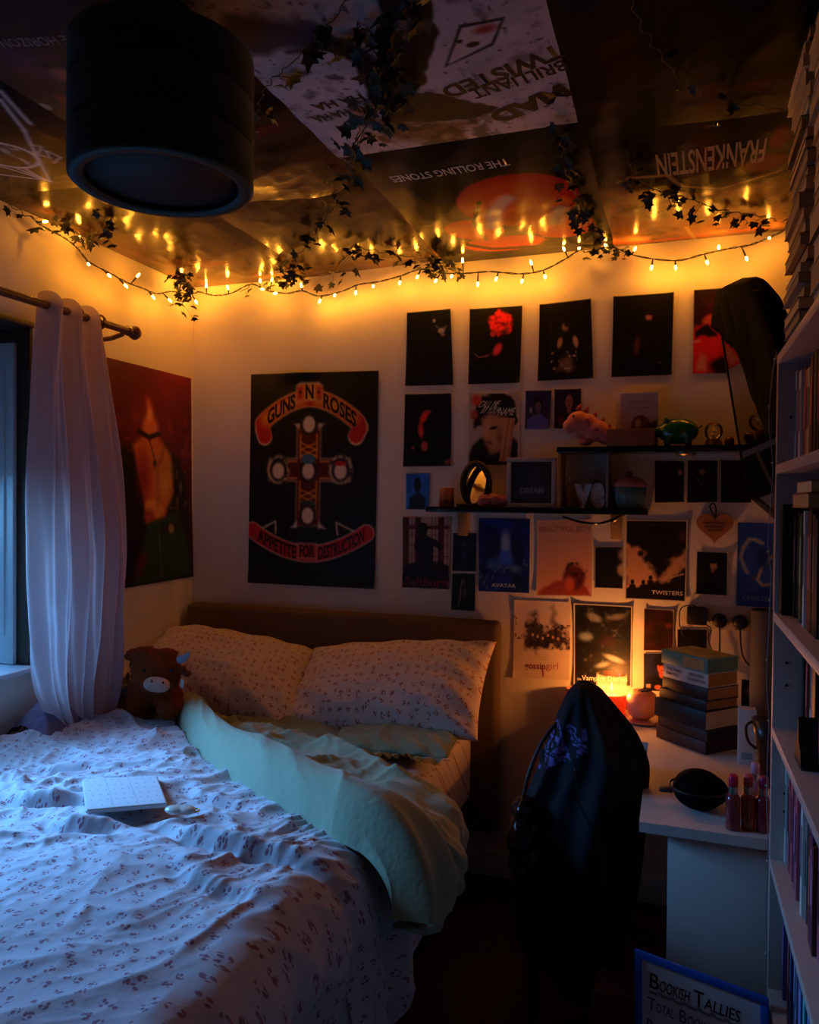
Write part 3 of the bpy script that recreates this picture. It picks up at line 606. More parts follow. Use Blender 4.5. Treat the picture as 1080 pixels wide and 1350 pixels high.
# --- under the shelf
P = wallpic([(531.5, 681.6), (594.3, 681.6), (592.7, 777), (531, 774.3)], 76, 110, base=(150, 132, 124))
for x in (.08, .33, .82): P.poly([(x-.07, 0), (x+.06, 0), (x+.06, .7), (x-.07, .7)], (58, 22, 22))
for x in (.2, .62, .7, .95): P.line([(x, 0), (x, .7)], .008, (60, 34, 32))
for y in (.1, .25, .4, .55): P.line([(0, y), (1, y)], .007, (70, 40, 36))
P.poly([(0, .12), (1, .12), (1, .17), (0, .17)], (64, 26, 24)); P.ell(.42, .16, .13, .09, (24, 12, 13), .15); P.poly([(.34, .2), (.5, .2), (.52, .26), (.72, .32), (.86, .42), (.8, .46), (.66, .4), (.66, .64), (.34, .64), (.36, .5), (.24, .42), (.28, .32), (.36, .27)], (26, 13, 14), soft=.015)
P.poly([(0, .7), (.3, .62), (.7, .62), (1, .68), (1, 1), (0, 1)], (30, 10, 13), soft=.02, wob=.05); P.text('Saltburn', .05, .84, .97, .97, (120, 36, 34), .02)
done(P, 'poster with a bare-backed silhouette before a tall window', GR2, cat='poster')
P = wallpic([(597.3, 702.3), (629.5, 702.3), (628.2, 753.9), (596.5, 752.8)], 40, 58, base=(14, 16, 30)); P.ell(.5, .5, .3, .4, (30, 36, 56), .8); P.ell(.45, .3, .1, .08, (52, 54, 70), .6); P.put((fbm(P.U*12, P.V*12, 3, 2)-.55)*3, (46, 50, 70), .6)
done(P, 'small dark blue print, upper of two beside the silhouette poster', GR3, .02)
P = wallpic([(596.5, 755.5), (627.6, 755.5), (627.1, 806), (595.1, 803.8)], 40, 58, base=(16, 15, 18)); P.ell(.47, .22, .14, .12, (70, 66, 66), .6); P.line([(.4, .3), (.36, .7), (.28, .9)], .03, (110, 104, 100), .8, .03); P.ell(.55, .5, .12, .25, (60, 56, 58), .7)
done(P, 'small black and white print, lower of two beside the silhouette poster', GR3, .02)
P = wallpic([(632.2, 683), (699.3, 684.3), (698, 781.8), (631.4, 779.1)], 76, 110, base=(14, 28, 84)); P.grain(4, .5, 5)
P.ell(.53, .35, .14, .24, (132, 158, 206), .7); P.ell(.53, .54, .22, .14, (40, 76, 172), .5); P.ell(.30, .42, .16, .30, (12, 22, 58), .5, .15); P.ell(.76, .42, .16, .30, (12, 24, 62), .5, -.15); P.ell(.32, .62, .2, .12, (36, 66, 120), .6); P.ell(.72, .68, .16, .08, (56, 84, 110), .7); P.put((fbm(P.U*18, P.V*18, 3, 21)-.62)*5*(P.V > .5), (120, 140, 150), .5)
P.text('AVATAR', .26, .885, .74, .935, (206, 212, 226), .01)
done(P, 'deep blue film poster with two dark shapes facing a pale gap', GR2, cat='poster')
P = wallpic([(708.7, 685.7), (781.2, 684.3), (780.7, 786.3), (707.4, 785)], 76, 110, base=(196, 150, 128)); P.grad((190, 148, 130), (206, 140, 104)); P.poly([(.0, 1), (.04, .93), (.4, .78), (.9, .86), (1, 1)], (110, 44, 30), soft=.03, wob=.05); P.ell(.68, .76, .24, .2, (74, 30, 24), .3); P.put((fbm(P.U*14, P.V*14, 3, 4)-.5)*4*(np.hypot((P.U-.68)/.25, (P.V-.7)/.15) < 1), (52, 20, 18)); P.ell(.6, .84, .12, .12, (150, 64, 42), .5)
P.text('BEAUTIFUL BOY', .04, .09, .98, .16, (150, 104, 88), .005); P.line([(.1, .27), (.9, .29)], .004, (150, 104, 88))
done(P, 'pale orange film poster with a curly head at the bottom', GR2, .015, cat='poster')
P = wallpic([(784.2, 720.6), (821.7, 720.6), (821.7, 776.1), (784.2, 774.7)], 44, 62, base=(20, 18, 20)); P.ell(.98, .55, .24, .2, (186, 156, 134), .6); P.ell(.95, .2, .2, .2, (120, 104, 92), .8); P.ell(.4, .5, .35, .4, (26, 26, 30), .7)
done(P, 'small dark print between the pale orange and the storm posters', GR3, .025)
P = wallpic([(825.3, 685.3), (906.9, 685.8), (904.2, 793.3), (824.4, 789.4)], 90, 120, base=(24, 17, 15)); P.poly([(0, .3), (.2, .34), (.4, .55), (.52, .74), (.5, .85), (0, .9)], (206, 150, 108), soft=.05, wob=.15); P.poly([(1, .35), (.82, .45), (.68, .62), (.56, .74), (.62, .8), (1, .6)], (190, 140, 104), soft=.05, wob=.15); P.ell(.25, .42, .07, .05, (46, 28, 22), .5)
P.poly([(0, .86), (.2, .84), (.5, .76), (.65, .82), (1, .56), (1, 1), (0, 1)], (22, 15, 14), soft=.02, wob=.05)
for x, y in ((.12, .78), (.30, .78), (.42, .72)): P.ell(x, y, .035, .035, (20, 13, 12), .2); P.poly([(x-.05, y+.03), (x+.05, y+.03), (x+.06, 1), (x-.06, 1)], (18, 12, 11))
P.line([(.7, .72), (.95, .66)], .012, (170, 140, 110)); P.ell(.92, .2, .1, .1, (70, 40, 26), .8); P.text('TWISTERS', .44, .875, .95, .925, (222, 206, 186), .01)
for y in (.04, .05): P.line([(.08, y*1.2), (.92, y*1.2)], .003, (90, 70, 60), .6)
P.line([(.22, .2), (.55, .19)], .004, (120, 90, 70), .6)
done(P, 'storm poster with a black funnel cloud over an orange sky', GR2, .02, cat='poster')
P = wallpic([(918.9, 726.7), (960, 728.3), (958.3, 785), (917.5, 783)], 46, 64, base=(9, 8, 9)); P.ell(.55, .32, .16, .14, (130, 96, 78), .5); P.ell(.56, .20, .2, .09, (14, 10, 10), .4); P.ell(.52, .45, .08, .06, (110, 80, 64), .7)
done(P, 'small black portrait print below the wooden heart', GR3, .02)
P = wallpic([(973, 688.6), (1020, 690), (1018, 801), (970.8, 798.3)], 60, 110, base=(22, 52, 118)); P.line([(.18, .3), (.32, .2), (.5, .2), (.7, .24)], .05, (168, 160, 158), .9, .03); P.line([(.16, .3), (.1, .42), (.22, .55), (.3, .6)], .045, (150, 146, 152), .9, .04); P.line([(.95, .4), (.7, .52), (.58, .68), (.72, .74), (1, .72)], .04, (176, 150, 138), .9, .03); P.ell(.7, .42, .24, .16, (18, 36, 84), .5); P.ell(.46, .66, .08, .04, (60, 56, 70), .6)
P.text('CHALLENGERS', .17, .87, 1.5, .925, (116, 146, 186), .0, fn=lambda u, v: (np.minimum(u, .99), v))
done(P, 'blue film poster with a pale figure beside the bookcase', GR2, cat='poster')
for i, (q, lab) in enumerate([([(863.3, 607.5), (903, 607.5), (902.2, 662.2), (863.3, 663)], 'left of three small black prints under the upper shelf'), ([(906.4, 606.7), (947.2, 606.7), (946, 662.2), (905.8, 663)], 'middle of three small black prints under the upper shelf'), ([(950, 606), (990.3, 606.7), (990.6, 663), (950, 663)], 'right of three small black prints under the upper shelf')]):
    P = wallpic(q, 44, 60, base=(9, 8, 9))
    if i == 0: P.ell(.85, .28, .1, .10, (120, 100, 88), .6); P.ell(.45, .25, .14, .14, (26, 20, 18), .6)
    if i == 1: P.ell(.48, .26, .14, .14, (86, 60, 50), .5); P.ell(.46, .15, .17, .09, (14, 10, 10), .4); P.poly([(.3, .42), (.42, .52), (.5, .62), (.4, .5)], (150, 136, 124), soft=.03); P.line([(.5, .66), (.68, .72)], .02, (80, 70, 66), .6, .03)
    if i == 2: P.ell(.5, .3, .18, .2, (20, 16, 16), .7)
    done(P, lab, GR3, .02)
P = wallpic([(678.6, 790.4), (753, 793.6), (751, 896), (677, 893)], 90, 124, base=(212, 190, 178)); P.poly([(.18, .32), (.3, .22), (.4, .12), (.48, .34), (.6, .36), (.66, .32), (.7, .06), (.76, .3), (.9, .4), (.98, .5), (.96, .6), (.7, .6), (.4, .64), (.22, .58)], (58, 46, 46), soft=.05, wob=.2); P.put((fbm(P.U*20, P.V*30, 3, 31)-.5)*5*(P.V > .3)*(P.V < .62)*(P.U > .2), (22, 16, 18), .8)
for k in range(7): P.ell(.34+.09*k, .44+.02*(k % 3), .025, .025, (196, 160, 140), .5)
P.put((fbm(P.U*26, P.V*26, 2, 15)-.6)*6*(P.U < .14)*(P.V > .2)*(P.V < .5), (80, 60, 60)); P.text('gossip', .20, .80, .58, .905, (120, 26, 58), .02); P.text('girl', .585, .785, .80, .90, (170, 70, 96), -.005); P.poly([(.52, .9), (.55, .9), (.55, .97), (.52, .97)], (120, 26, 58))
for y in (.69, .72, .75): P.line([(.42, y), (.62, y)], .003, (140, 110, 104), .6)
done(P, 'pale film poster with a grey skyline group and magenta lettering', GR2, cat='poster')
P = wallpic([(757, 795.2), (834, 799), (832.5, 905), (757, 903)], 90, 124, base=(16, 14, 16)); P.ell(.35, .16, .2, .07, (92, 92, 98), .6, .4); P.ell(.75, .14, .22, .06, (80, 76, 80), .6, -.2); P.ell(.2, .4, .18, .08, (96, 104, 110), .7); P.ell(.6, .45, .25, .12, (40, 16, 18), .7); P.ell(.7, .66, .26, .05, (140, 150, 150), .7, .35); P.ell(.5, .74, .2, .05, (96, 110, 112), .7, -.3); P.put((fbm(P.U*10, P.V*16, 4, 51)-.6)*4, (110, 112, 116), .5)
P.text('the', .06, .905, .13, .935, (226, 222, 216)); P.text('Vampire Diaries', .14, .875, .93, .955, (232, 228, 222), .01)
done(P, 'dark film poster with white lettering glowing behind the lit candle', GR2, .022, cat='poster')
P = wallpic([(849.4, 801.7), (888.9, 803.9), (887.8, 858), (848.6, 857.5)], 44, 60, base=(44, 18, 16)); P.ell(.85, .4, .18, .1, (90, 40, 30), .7); P.grain(4, .4)
done(P, 'small dark red print above the portrait beside the book stack', GR3, .02)
P = wallpic([(848.6, 860.8), (888, 860), (887, 912), (848.6, 910)], 54, 70, base=(24, 26, 56)); bust(P, .62, .06, .52, .95, (196, 92, 72), (18, 14, 18), (14, 12, 16)); P.ell(.60, .2, .27, .16, (16, 13, 16), .3); P.poly([(.08, .98), (.08, .7), (.14, .62), (.14, .54), (.2, .54), (.2, .62), (.26, .7), (.26, .98)], (20, 18, 22)); P.poly([(.09, .82), (.25, .82), (.25, .92), (.09, .92)], (150, 130, 130)); P.ell(.5, .9, .16, .08, (190, 96, 76), .5)
done(P, 'small print of a person in a dark cap with a bottle, beside the book stack', GR3, .02)
P = wallpic([(893.3, 828.9), (932.8, 828.9), (932, 883), (892.5, 883)], 44, 60, base=(14, 12, 13)); P.poly([(.15, .9), (.25, .7), (.4, .9)], (176, 160, 140)); P.ell(.35, .6, .1, .1, (90, 50, 34), .6)
done(P, 'small black print with a pale triangle above the book stack', GR3, .02)
P = wallpic([(978, 895), (1003.6, 898), (1002, 932), (977, 930)], 30, 40, base=(22, 16, 18)); P.ell(.4, .4, .3, .3, (80, 60, 58), .7); P.ell(.8, .4, .12, .4, (110, 40, 36), .6)
done(P, 'small dark print low on the wall behind the white box', GR3)
# --- big band poster: plain stand-in emblem, the same words
P = Pic(170, 280, (14, 13, 15), quad([(332, 494), (500, 489), (495, 776), (328, 768)])); RED, YEL, CRM, MAR = (190, 30, 24), (226, 150, 40), (226, 206, 170), (84, 18, 18)
def arc(pts, w, col, soft=.006): P.line(pts, w, col, 1, soft)
cx, cyr = .475, .455
top = [(.10+.75*i/40, .235-.115*math.sin(PI*(i/40))**.9) for i in range(41)]
P.line([(.12, .30), (.10, .26)]+top+[(.87, .26), (.84, .30)], .062, CRM); P.line([(.12, .295), (.105, .26)]+top+[(.865, .26), (.84, .295)], .055, RED); P.line(top[2:17], .052, YEL, .9, .03); P.line(top[24:39], .052, YEL, .9, .03)
P.poly([(.37, .06), (.40, .045), (.55, .045), (.58, .06), (.58, .13), (.37, .13)], CRM); P.poly([(.38, .066), (.41, .052), (.54, .052), (.57, .066), (.57, .124), (.38, .124)], YEL); P.poly([(.38, .066), (.42, .066), (.42, .124), (.38, .124)], RED, 1, .02); P.poly([(.54, .066), (.57, .066), (.57, .124), (.54, .124)], RED, 1, .02)
arcv = lambda x: .235-.115*np.sin(PI*np.clip((x-.10)/.75, 0, 1))**.9
def word(t, u0, u1, h, fv, col, bold=.035):
    V, T, a = text_tris(t, bold); u = u0+(u1-u0)*V[:, 0]; P.tri(u, fv(u)+h*(.5-V[:, 1]), T, col)
word('GUNS', .14, .365, .072, arcv, (40, 12, 12)); word('ROSES', .585, .84, .072, arcv, (40, 12, 12)); word('N', .445, .51, 0.068, lambda u: .089+0*u, (40, 12, 12))
for q in (.405, .545): P.ell(q, .09, .012, .008, (60, 16, 14))
P.poly([(.38, .24), (.57, .24), (.57, .72), (.38, .72)], CRM); P.poly([(.39, .245), (.56, .245), (.56, .715), (.39, .715)], MAR)
P.poly([(.16, .40), (.80, .40), (.80, .51), (.16, .51)], CRM); P.poly([(.17, .405), (.79, .405), (.79, .505), (.17, .505)], MAR); P.poly([(.39, .245), (.56, .245), (.56, .715), (.39, .715)], MAR)
for x in (.41, .54): P.line([(x, .29), (x, .4)], .006, YEL); P.line([(x, .51), (x, .68)], .006, YEL)
for y in (.415, .495): P.line([(.2, y), (.38, y)], .006, YEL); P.line([(.57, y), (.76, y)], .006, YEL)
for k in range(3): P.line([(.42, .33+.03*k), (.53, .36+.03*k)], .005, YEL); P.line([(.53, .33+.03*k), (.42, .36+.03*k)], .005, YEL); P.line([(.42, .55+.03*k), (.53, .58+.03*k)], .005, YEL); P.line([(.53, .55+.03*k), (.42, .58+.03*k)], .005, YEL)
for x, y in ((.475, .235), (.235, .455), (.475, .455), (.725, .455), (.475, .665)):     # plain pale roundels
    if x != .475: P.ell(x, y, .105, .078, (196, 172, 128), .25); P.put((fbm(P.U*40, P.V*60, 2, 3)-.5)*6*(np.hypot((P.U-x)/.105, (P.V-y)/.078) < .95), (40, 30, 26), .8)
    P.ell(x, y, .075, .062, (26, 22, 22), .2); P.ell(x, y+.006, .056, .046, (226, 206, 180), .3)
P.ell(.475, .405, .065, .026, (60, 110, 140), .3); P.ell(.725, .425, .06, .013, (190, 30, 28), .3); P.poly([(.42, .60), (.53, .60), (.54, .625), (.41, .625)], (54, 60, 70)); P.poly([(.36, .24), (.40, .265), (.40, .24)], CRM); P.poly([(.60, .24), (.55, .265), (.55, .24)], CRM)
P.poly([(.34, .73), (.39, .70), (.39, .73)], CRM); P.poly([(.62, .73), (.56, .70), (.56, .73)], CRM)
botv = lambda x: .745+.105*np.sin(PI*np.clip((x-.03)/.90, 0, 1))**.9
bt = [(.03+.90*i/40, float(botv(.03+.90*i/40))) for i in range(41)]
for s_ in ((.10, .74, .22, .70), (.84, .74, .70, .70)): P.line([(s_[0], s_[1]), (s_[2], s_[3]), ((s_[0]+s_[2])/2+.06*(1 if s_[0] < .5 else -1), .755)], .006, CRM)
P.line(bt, .062, CRM); P.line(bt, .054, RED); P.poly([(.40, .80), (.55, .80), (.55, .875), (.40, .875)], CRM); P.poly([(.407, .805), (.543, .805), (.543, .87), (.407, .87)], RED)
word('APPETITE', .075, .39, .062, botv, (56, 12, 12)); word('FOR', .415, .535, .060, lambda u: .838+0*u, (56, 12, 12)); word('DESTRUCTION', .565, .915, .062, botv, (56, 12, 12))
P.build('wall_poster', GLOSSP, NB, 'large black band poster with a cross emblem and red banners above the bed', 'poster', None,
        disp=lambda u, v: .004+.016*np.exp(-((v)/.035)**2)*np.exp(-((u-.40)/.12)**2)+.010*np.exp(-((1-v)/.05)**2)*(.4+.6*u)+.004*fbm(u*2, v*4, 2, 5), tex=.0007)
# --- left wall poster
P = Pic(120, 200, (58, 12, 14), quad([(139, 471), (250.5, 499), (252.5, 760), (152, 777)], 'X', XL+.001)); P.grad((120, 16, 16), (30, 13, 13), .9); P.grain(3, .3)
P.poly([(.10, .42), (.2, .36), (.34, .33), (.66, .33), (.86, .42), (.9, .56), (.94, .8), (.8, .8), (.7, 1), (.1, 1), (.12, .7)], (26, 12, 13), soft=.015, wob=.12)
P.poly([(.24, .36), (.40, .29), (.58, .31), (.70, .40), (.74, .58), (.66, .64), (.60, .74), (.40, .72), (.34, .56)], (206, 106, 46), soft=.025); P.ell(.62, .50, .14, .17, (206, 158, 56), .8); P.ell(.36, .5, .12, .17, (140, 34, 26), .9); P.ell(.60, .44, .2, .10, (180, 110, 52), .9, a=.7)
P.ell(.30, .26, .20, .10, (120, 30, 20), .9, -.5, .9); P.ell(.66, .29, .20, .09, (110, 30, 20), .9, .3, .9); P.poly([(.36, .31), (.37, .25), (.40, .19), (.42, .145), (.455, .14), (.48, .17), (.53, .22), (.555, .27), (.55, .32)], (214, 116, 56), soft=.03); P.ell(.45, .22, .05, .05, (236, 150, 84), .8); P.ell(.38, .20, .06, .06, (120, 36, 22), .8, .2); P.ell(.55, .20, .07, .05, (110, 30, 20), .8, .5)
P.line([(.32, .30), (.44, .32), (.56, .30)], .02, (40, 14, 12)); P.line([(.44, .33), (.50, .42)], .006, (60, 30, 20)); P.ell(.50, .44, .03, .02, (50, 26, 16), .5)
P.ell(.48, .65, .14, .05, (236, 150, 76), .35, .2); P.ell(.42, .69, .1, .05, (170, 70, 40), .6)
for k in range(4): P.line([(.50+.03*k, .63+.01*k), (.52+.03*k, .67+.01*k)], .010, (206, 140, 78), .8)
P.poly([(.40, .72), (.82, .66), (.9, .78), (.98, .98), (.2, 1.0), (.3, .85)], (40, 66, 36), soft=.02); P.poly([(.56, .73), (.92, .70), (.92, .745), (.56, .77)], (40, 30, 24), soft=.02); P.ell(.70, .75, .05, .03, (150, 124, 80), .4); P.line([(.54, .76), (.56, .98)], .007, (120, 110, 70), .8); P.ell(.3, .9, .1, .1, (100, 22, 22), .9, .6); P.ell(.84, .55, .03, .05, (110, 100, 80), .8)
P.put((fbm(P.U*14, P.V*30, 4, 7)-.56)*5*(np.abs(P.U-.5) > .18)*(P.V > .18)*(P.V < .4), (150, 44, 24), .6); P.put((fbm(P.U*24, P.V*40, 3, 17)-.62)*6*(P.U > .68)*(P.V > .36)*(P.V < .66), (130, 110, 70), .7); P.line([(.64, .34), (.58, .42), (.5, .46)], .012, (120, 60, 26), .7, .02); P.line([(.52, .46), (.54, .62)], .02, (150, 86, 34), .6, .03)
P.build('wall_poster', GLOSSP, NL, 'tall red and amber poster of a long-haired singer on the left wall', 'poster', None, disp=lambda u, v: .004+.006*np.clip(v-.6, 0, 1)*np.clip(u-.5, 0, 1)*4+.004*fbm(u*2, v*3, 2, 9))
# ================================================================== posters taped to the ceiling
CPRINT = mat_print('ceiling_poster_print', .19, .26, bump=.10); CMATT = mat_print('ceiling_matt_print', .6, .15, bump=.08)
ND = (0, 0, -1); ZP = ZC-.002
class CPic(Pic):
    """poster whose top edge points at the back wall; px() turns a measured photo pixel into its own u, v"""
    def __init__(s, nx, ny, base, x0, x1, y0, y1, skew=0):
        s.b = (x0, x1, y0, y1); s.k = skew
        super().__init__(nx, ny, base, [(x1, y1-skew, ZP), (x0, y1, ZP), (x0, y0, ZP), (x1, y0-skew, ZP)])
    def px(s, *p):
        r = []
        for a, b in p:
            q = at(a, b, 'Z', ZP-.006); x0, x1, y0, y1 = s.b; u = (x1-q.x)/(x1-x0); r.append((u, (y1-s.k*(1-u)-q.y)/(y1-y0)))
        return r
    def words(s, t, a, b, h, col, bold=.01):
        """text baseline from pixel a to pixel b, letter height h (share of the poster)"""
        (u0, v0), (u1, v1) = s.px(a, b); V, T, _ = text_tris(t, bold); w = V[:, 0]; dx, dy = u1-u0, (v1-v0)*s.asp; L = math.hypot(dx, dy)
        u = u0+dx*w+(dy/L)*V[:, 1]*h; v = v0+(v1-v0)*w-(dx/L)*V[:, 1]*h/s.asp
        return s.tri(u, v, T, col)
    def finish(s, label, m=None, sag=.012, seed=1, wav=.006, base=.003):
        return s.build('ceiling_poster', m or CPRINT, ND, label, 'poster', None, disp=lambda u, v: base+sag*np.sin(PI*np.clip(u, 0, 1))*np.sin(PI*np.clip(v, 0, 1))+wav*(ridge(u*2.2+seed, v*3.1+u, 3, seed)-.3)*np.minimum(1, 8*np.minimum(np.minimum(u, 1-u), np.minimum(v, 1-v))+.15)+.004*vnoise(u*1.5, v*1.5, seed), tex=.001)
INK = (24, 20, 22)
P = CPic(230, 310, (188, 174, 176), -.93, -.245, 1.02, 1.985); P.grain(8, .12); P.put((fbm(P.U*16, P.V*20, 5, 5)-.60)*6, (96, 82, 86), .6); P.put((fbm(P.U*50, P.V*60, 3, 15)-.70)*9, (60, 50, 54), .7)
P.poly(P.px((290, 8), (420, 22), (446, 44), (424, 52), (330, 66), (290, 50)), (56, 54, 72), .95, .02, .05); P.poly(P.px((425, 30), (462, 42), (486, 62), (504, 92), (512, 128), (494, 132), (482, 100), (462, 70), (430, 52)), INK, 1, .006, .04)
P.poly(P.px((496, -30), (566, -30), (572, 60), (548, 108), (520, 122), (500, 112), (506, 60)), (26, 21, 24), 1, .006, .08); P.poly(P.px((520, 20), (532, -10), (540, 30), (528, 80)), (150, 138, 142), .8, .01, .06)
P.poly(P.px((498, 118), (560, 108), (606, 124), (652, 134), (632, 150), (570, 156), (506, 154)), (30, 24, 25), 1, .006, .06); P.poly(P.px((500, 152), (600, 158), (640, 152), (606, 178), (520, 186)), (104, 62, 44), .85, .03, .12); P.put((fbm(P.U*22, P.V*26, 4, 25)-.5)*6*(P.V < .22)*(P.U > .3)*(P.U < .75), (50, 34, 28), .7)
P.poly(P.px((586, 78), (606, 22), (666, 16), (651, 52)), INK, soft=.004); P.poly(P.px((590, 75), (609, 26), (661, 20), (648, 49)), (196, 182, 182), soft=.004); P.ell(*P.px((640, 30))[0], .05, .02, (160, 60, 56), .7); P.ell(*P.px((624, 49))[0], .025, .012, INK, .4); P.ell(*P.px((606, 44))[0], .012, .008, INK, .4)
for a, b in (((434, 93), (450, 93)), ((391, 95), (406, 87)), ((380, 62), (396, 58))): P.line(P.px(a, b), .012, (84, 70, 80))
P.poly(P.px((398, 124), (408, 113), (420, 116), (410, 128)), (90, 80, 84), .7, .01)
P.words('MAD', (738, 108), (640, 146), .10, INK, .05); P.words('BRILLIANT', (742, 78), (618, 112), .065, (34, 28, 30), .02); P.words('TWISTED', (736, 56), (578, 106), .085, (30, 25, 27), .03)
P.words('HA HA', (474, 114), (408, 134), .05, INK, .03); P.words('HA HA HA', (482, 128), (408, 152), .05, (44, 38, 40), .03); P.words('HA HA', (690, 146), (660, 158), .02, (50, 42, 44))
P.finish('white ceiling poster with a playing card and black scratchy lettering', CMATT, seed=2, sag=.02)
P = CPic(120, 160, (11, 11, 12), -.90, -.232, 1.975, 2.992, .0); P.words('THE ROLLING STONES', (668, 206), (512, 232), .066, (200, 194, 180), .015)
cA, cB = P.px((690, 275))[0], P.px((690, 310))[0]
P.ell(*P.px((682, 262))[0], .30, .21, (196, 22, 16), .06, .1); P.ell(*P.px((625, 300))[0], .17, .10, (206, 28, 18), .08, .7); P.ell(*P.px((742, 296))[0], .17, .12, (190, 22, 16), .08, -.4); P.ell(*P.px((664, 318))[0], .26, .10, (196, 60, 24), .2)
P.line(P.px((668, 258), (652, 275), (650, 295)), .045, (186, 176, 170), 1, .02); P.line(P.px((738, 272), (732, 290)), .04, (150, 140, 136), 1, .02); P.line(P.px((632, 262), (626, 290), (640, 312)), .010, (16, 10, 10)); P.line(P.px((604, 318), (650, 326), (720, 322)), .02, (30, 14, 10))
P.finish('black ceiling poster with big rounded red shapes and white capitals', seed=5)
P = CPic(120, 160, (30, 22, 15), -.238, .352, 2.07, 2.992); P.grad((120, 76, 40), (22, 17, 13), .5); P.poly(P.px((770, 255), (830, 242), (900, 250), (940, 246), (1035, 232), (1040, 300), (790, 330)), (150, 98, 50), soft=.05, wob=.1); P.put((fbm(P.U*8, P.V*12, 4, 8)-.52)*4*(P.V < .55), (60, 34, 20), .7)
P.line(P.px((830, 232), (880, 226), (900, 240), (950, 244), (1000, 230), (1030, 222)), .014, (176, 138, 84)); P.ell(*P.px((1010, 212))[0], .14, .09, (130, 50, 30), .5, .4); P.ell(*P.px((1028, 180))[0], .06, .10, (120, 46, 28), .5); P.line(P.px((790, 322), (860, 318), (1000, 300)), .02, (190, 84, 36)); P.line(P.px((795, 240), (806, 300)), .006, (110, 92, 76)); P.line(P.px((905, 296), (918, 318)), .01, (190, 150, 90))
P.words('FRANKENSTEIN', (1012, 178), (864, 200), .25, (176, 152, 116), .02); P.words('THE', (950, 160), (928, 164), .03, (120, 96, 70))
P.finish('dark brown ceiling poster with tall narrow lettering beside the book stacks', seed=9)
P = CPic(90, 130, (17, 13, 12), -.252, .345, 1.05, 2.085); P.grain(5, .5, 4); P.ell(*P.px((805, 70))[0], .05, .03, (60, 18, 20), .5); P.ell(*P.px((930, 118))[0], .16, .03, (70, 34, 24), .7); P.ell(*P.px((1000, 108))[0], .14, .05, (80, 44, 28), .7); P.ell(*P.px((800, 138))[0], .12, .04, (70, 34, 20), .7)
P.poly(P.px((795, 58), (820, 56), (824, 82), (800, 84)), (58, 18, 20), .8); P.poly(P.px((800, 63), (815, 61), (818, 77), (804, 79)), (24, 12, 13), .8); P.line(P.px((845, 110), (870, 106)), .004, (100, 80, 60))
P.finish('almost black ceiling poster in the right corner above the camera', seed=12)
P = CPic(80, 120, (96, 62, 30), -1.46, -.91, 1.45, 2.24); P.grad((120, 78, 36), (70, 42, 24)); P.put((fbm(P.U*3, P.V*14, 4, 8)-.5)*4, (40, 24, 14), .8); P.ell(*P.px((345, 165))[0], .2, .04, (120, 50, 36), .7)
P.finish('golden brown glossy ceiling poster behind the lampshade', seed=15, sag=.025, wav=.012)
P = CPic(100, 130, (70, 46, 26), -1.50, -.885, 2.12, 2.992, .04); P.grain(5, .5, 3); P.ell(.35, .5, .3, .2, (34, 24, 16), .6); P.ell(.7, .6, .22, .22, (44, 28, 18), .7); P.put((fbm(P.U*7, P.V*9, 4, 31)-.55)*4, (120, 80, 40), .7); P.line(P.px((480, 226), (585, 346)), .006, (150, 110, 60))
P.finish('brown glossy ceiling poster between the lampshade and the back wall', seed=18, wav=.008)
P = CPic(100, 130, (80, 50, 26), -2.09, -1.475, 1.90, 2.985, -.02); P.grad((110, 66, 32), (60, 36, 22)); P.put((ridge(P.U*4, P.V*7, 3, 8)-.6)*4, (40, 24, 15), .7); P.line(P.px((290, 290), (380, 352)), .012, (50, 28, 14)); P.ell(.5, .3, .3, .1, (130, 54, 30), .7)
P.finish('amber glossy ceiling poster in the corner above the fairy lights', seed=21, wav=.010)
P = CPic(120, 150, (20, 18, 20), -2.09, -1.475, .95, 1.93)
WL = (206, 196, 190)
for a, b in (((0, 128), (32, 168)), ((32, 168), (66, 238)), ((66, 238), (-20, 200)), ((0, 215), (66, 238)), ((-30, 180), (60, 236)), ((0, 118), (40, 160)), ((62, 236), (-10, 226))): P.line(P.px(a, b), .009, WL)
P.ell(*P.px((8, 200))[0], .14, .10, WL, .08); P.ell(*P.px((8, 200))[0], .12, .085, (34, 26, 24), .08); P.put((fbm(P.U*30, P.V*30, 3, 6)-.5)*5*(np.hypot((P.U-P.px((8, 200))[0][0])/.11, (P.V-P.px((8, 200))[0][1])/.08) < 1), WL, .7)
P.line(P.px((40, 186), (55, 190), (50, 200), (66, 205), (60, 195), (80, 205), (70, 212)), .006, WL); P.line(P.px((68, 232), (100, 228), (110, 240)), .005, (140, 110, 70)); P.line(P.px((72, 240), (104, 236)), .005, (140, 110, 70)); P.border(.008, (140, 130, 126))
P.finish('black ceiling poster with a white line-drawn star at the left edge', seed=24)
P = CPic(110, 150, (52, 34, 34), -1.49, -.955, .72, 1.66); P.grain(3, .4); P.poly(P.px((-10, 45), (40, 62), (95, 82), (95, 110), (50, 100), (-10, 75)), (54, 36, 70), .9, .05); P.ell(*P.px((70, 82))[0], .10, .02, (22, 16, 22), .6, .5); P.ell(*P.px((88, 95))[0], .08, .05, (150, 96, 70), .7); P.ell(*P.px((60, 140))[0], .03, .02, (150, 130, 126), .3); P.ell(*P.px((88, 130))[0], .05, .05, (120, 60, 44), .6); P.poly(P.px((-20, -20), (120, -20), (120, 30), (-20, 50)), (22, 24, 34), .9, .03)
P.words('THE HORIZON', (106, 36), (-6, 46), .055, (120, 110, 112)); P.words('BRING ME', (208, 4), (112, 24), .055, (96, 90, 92))
P.finish('purple and brown ceiling poster with thin white capitals above the lampshade', CMATT, seed=27)
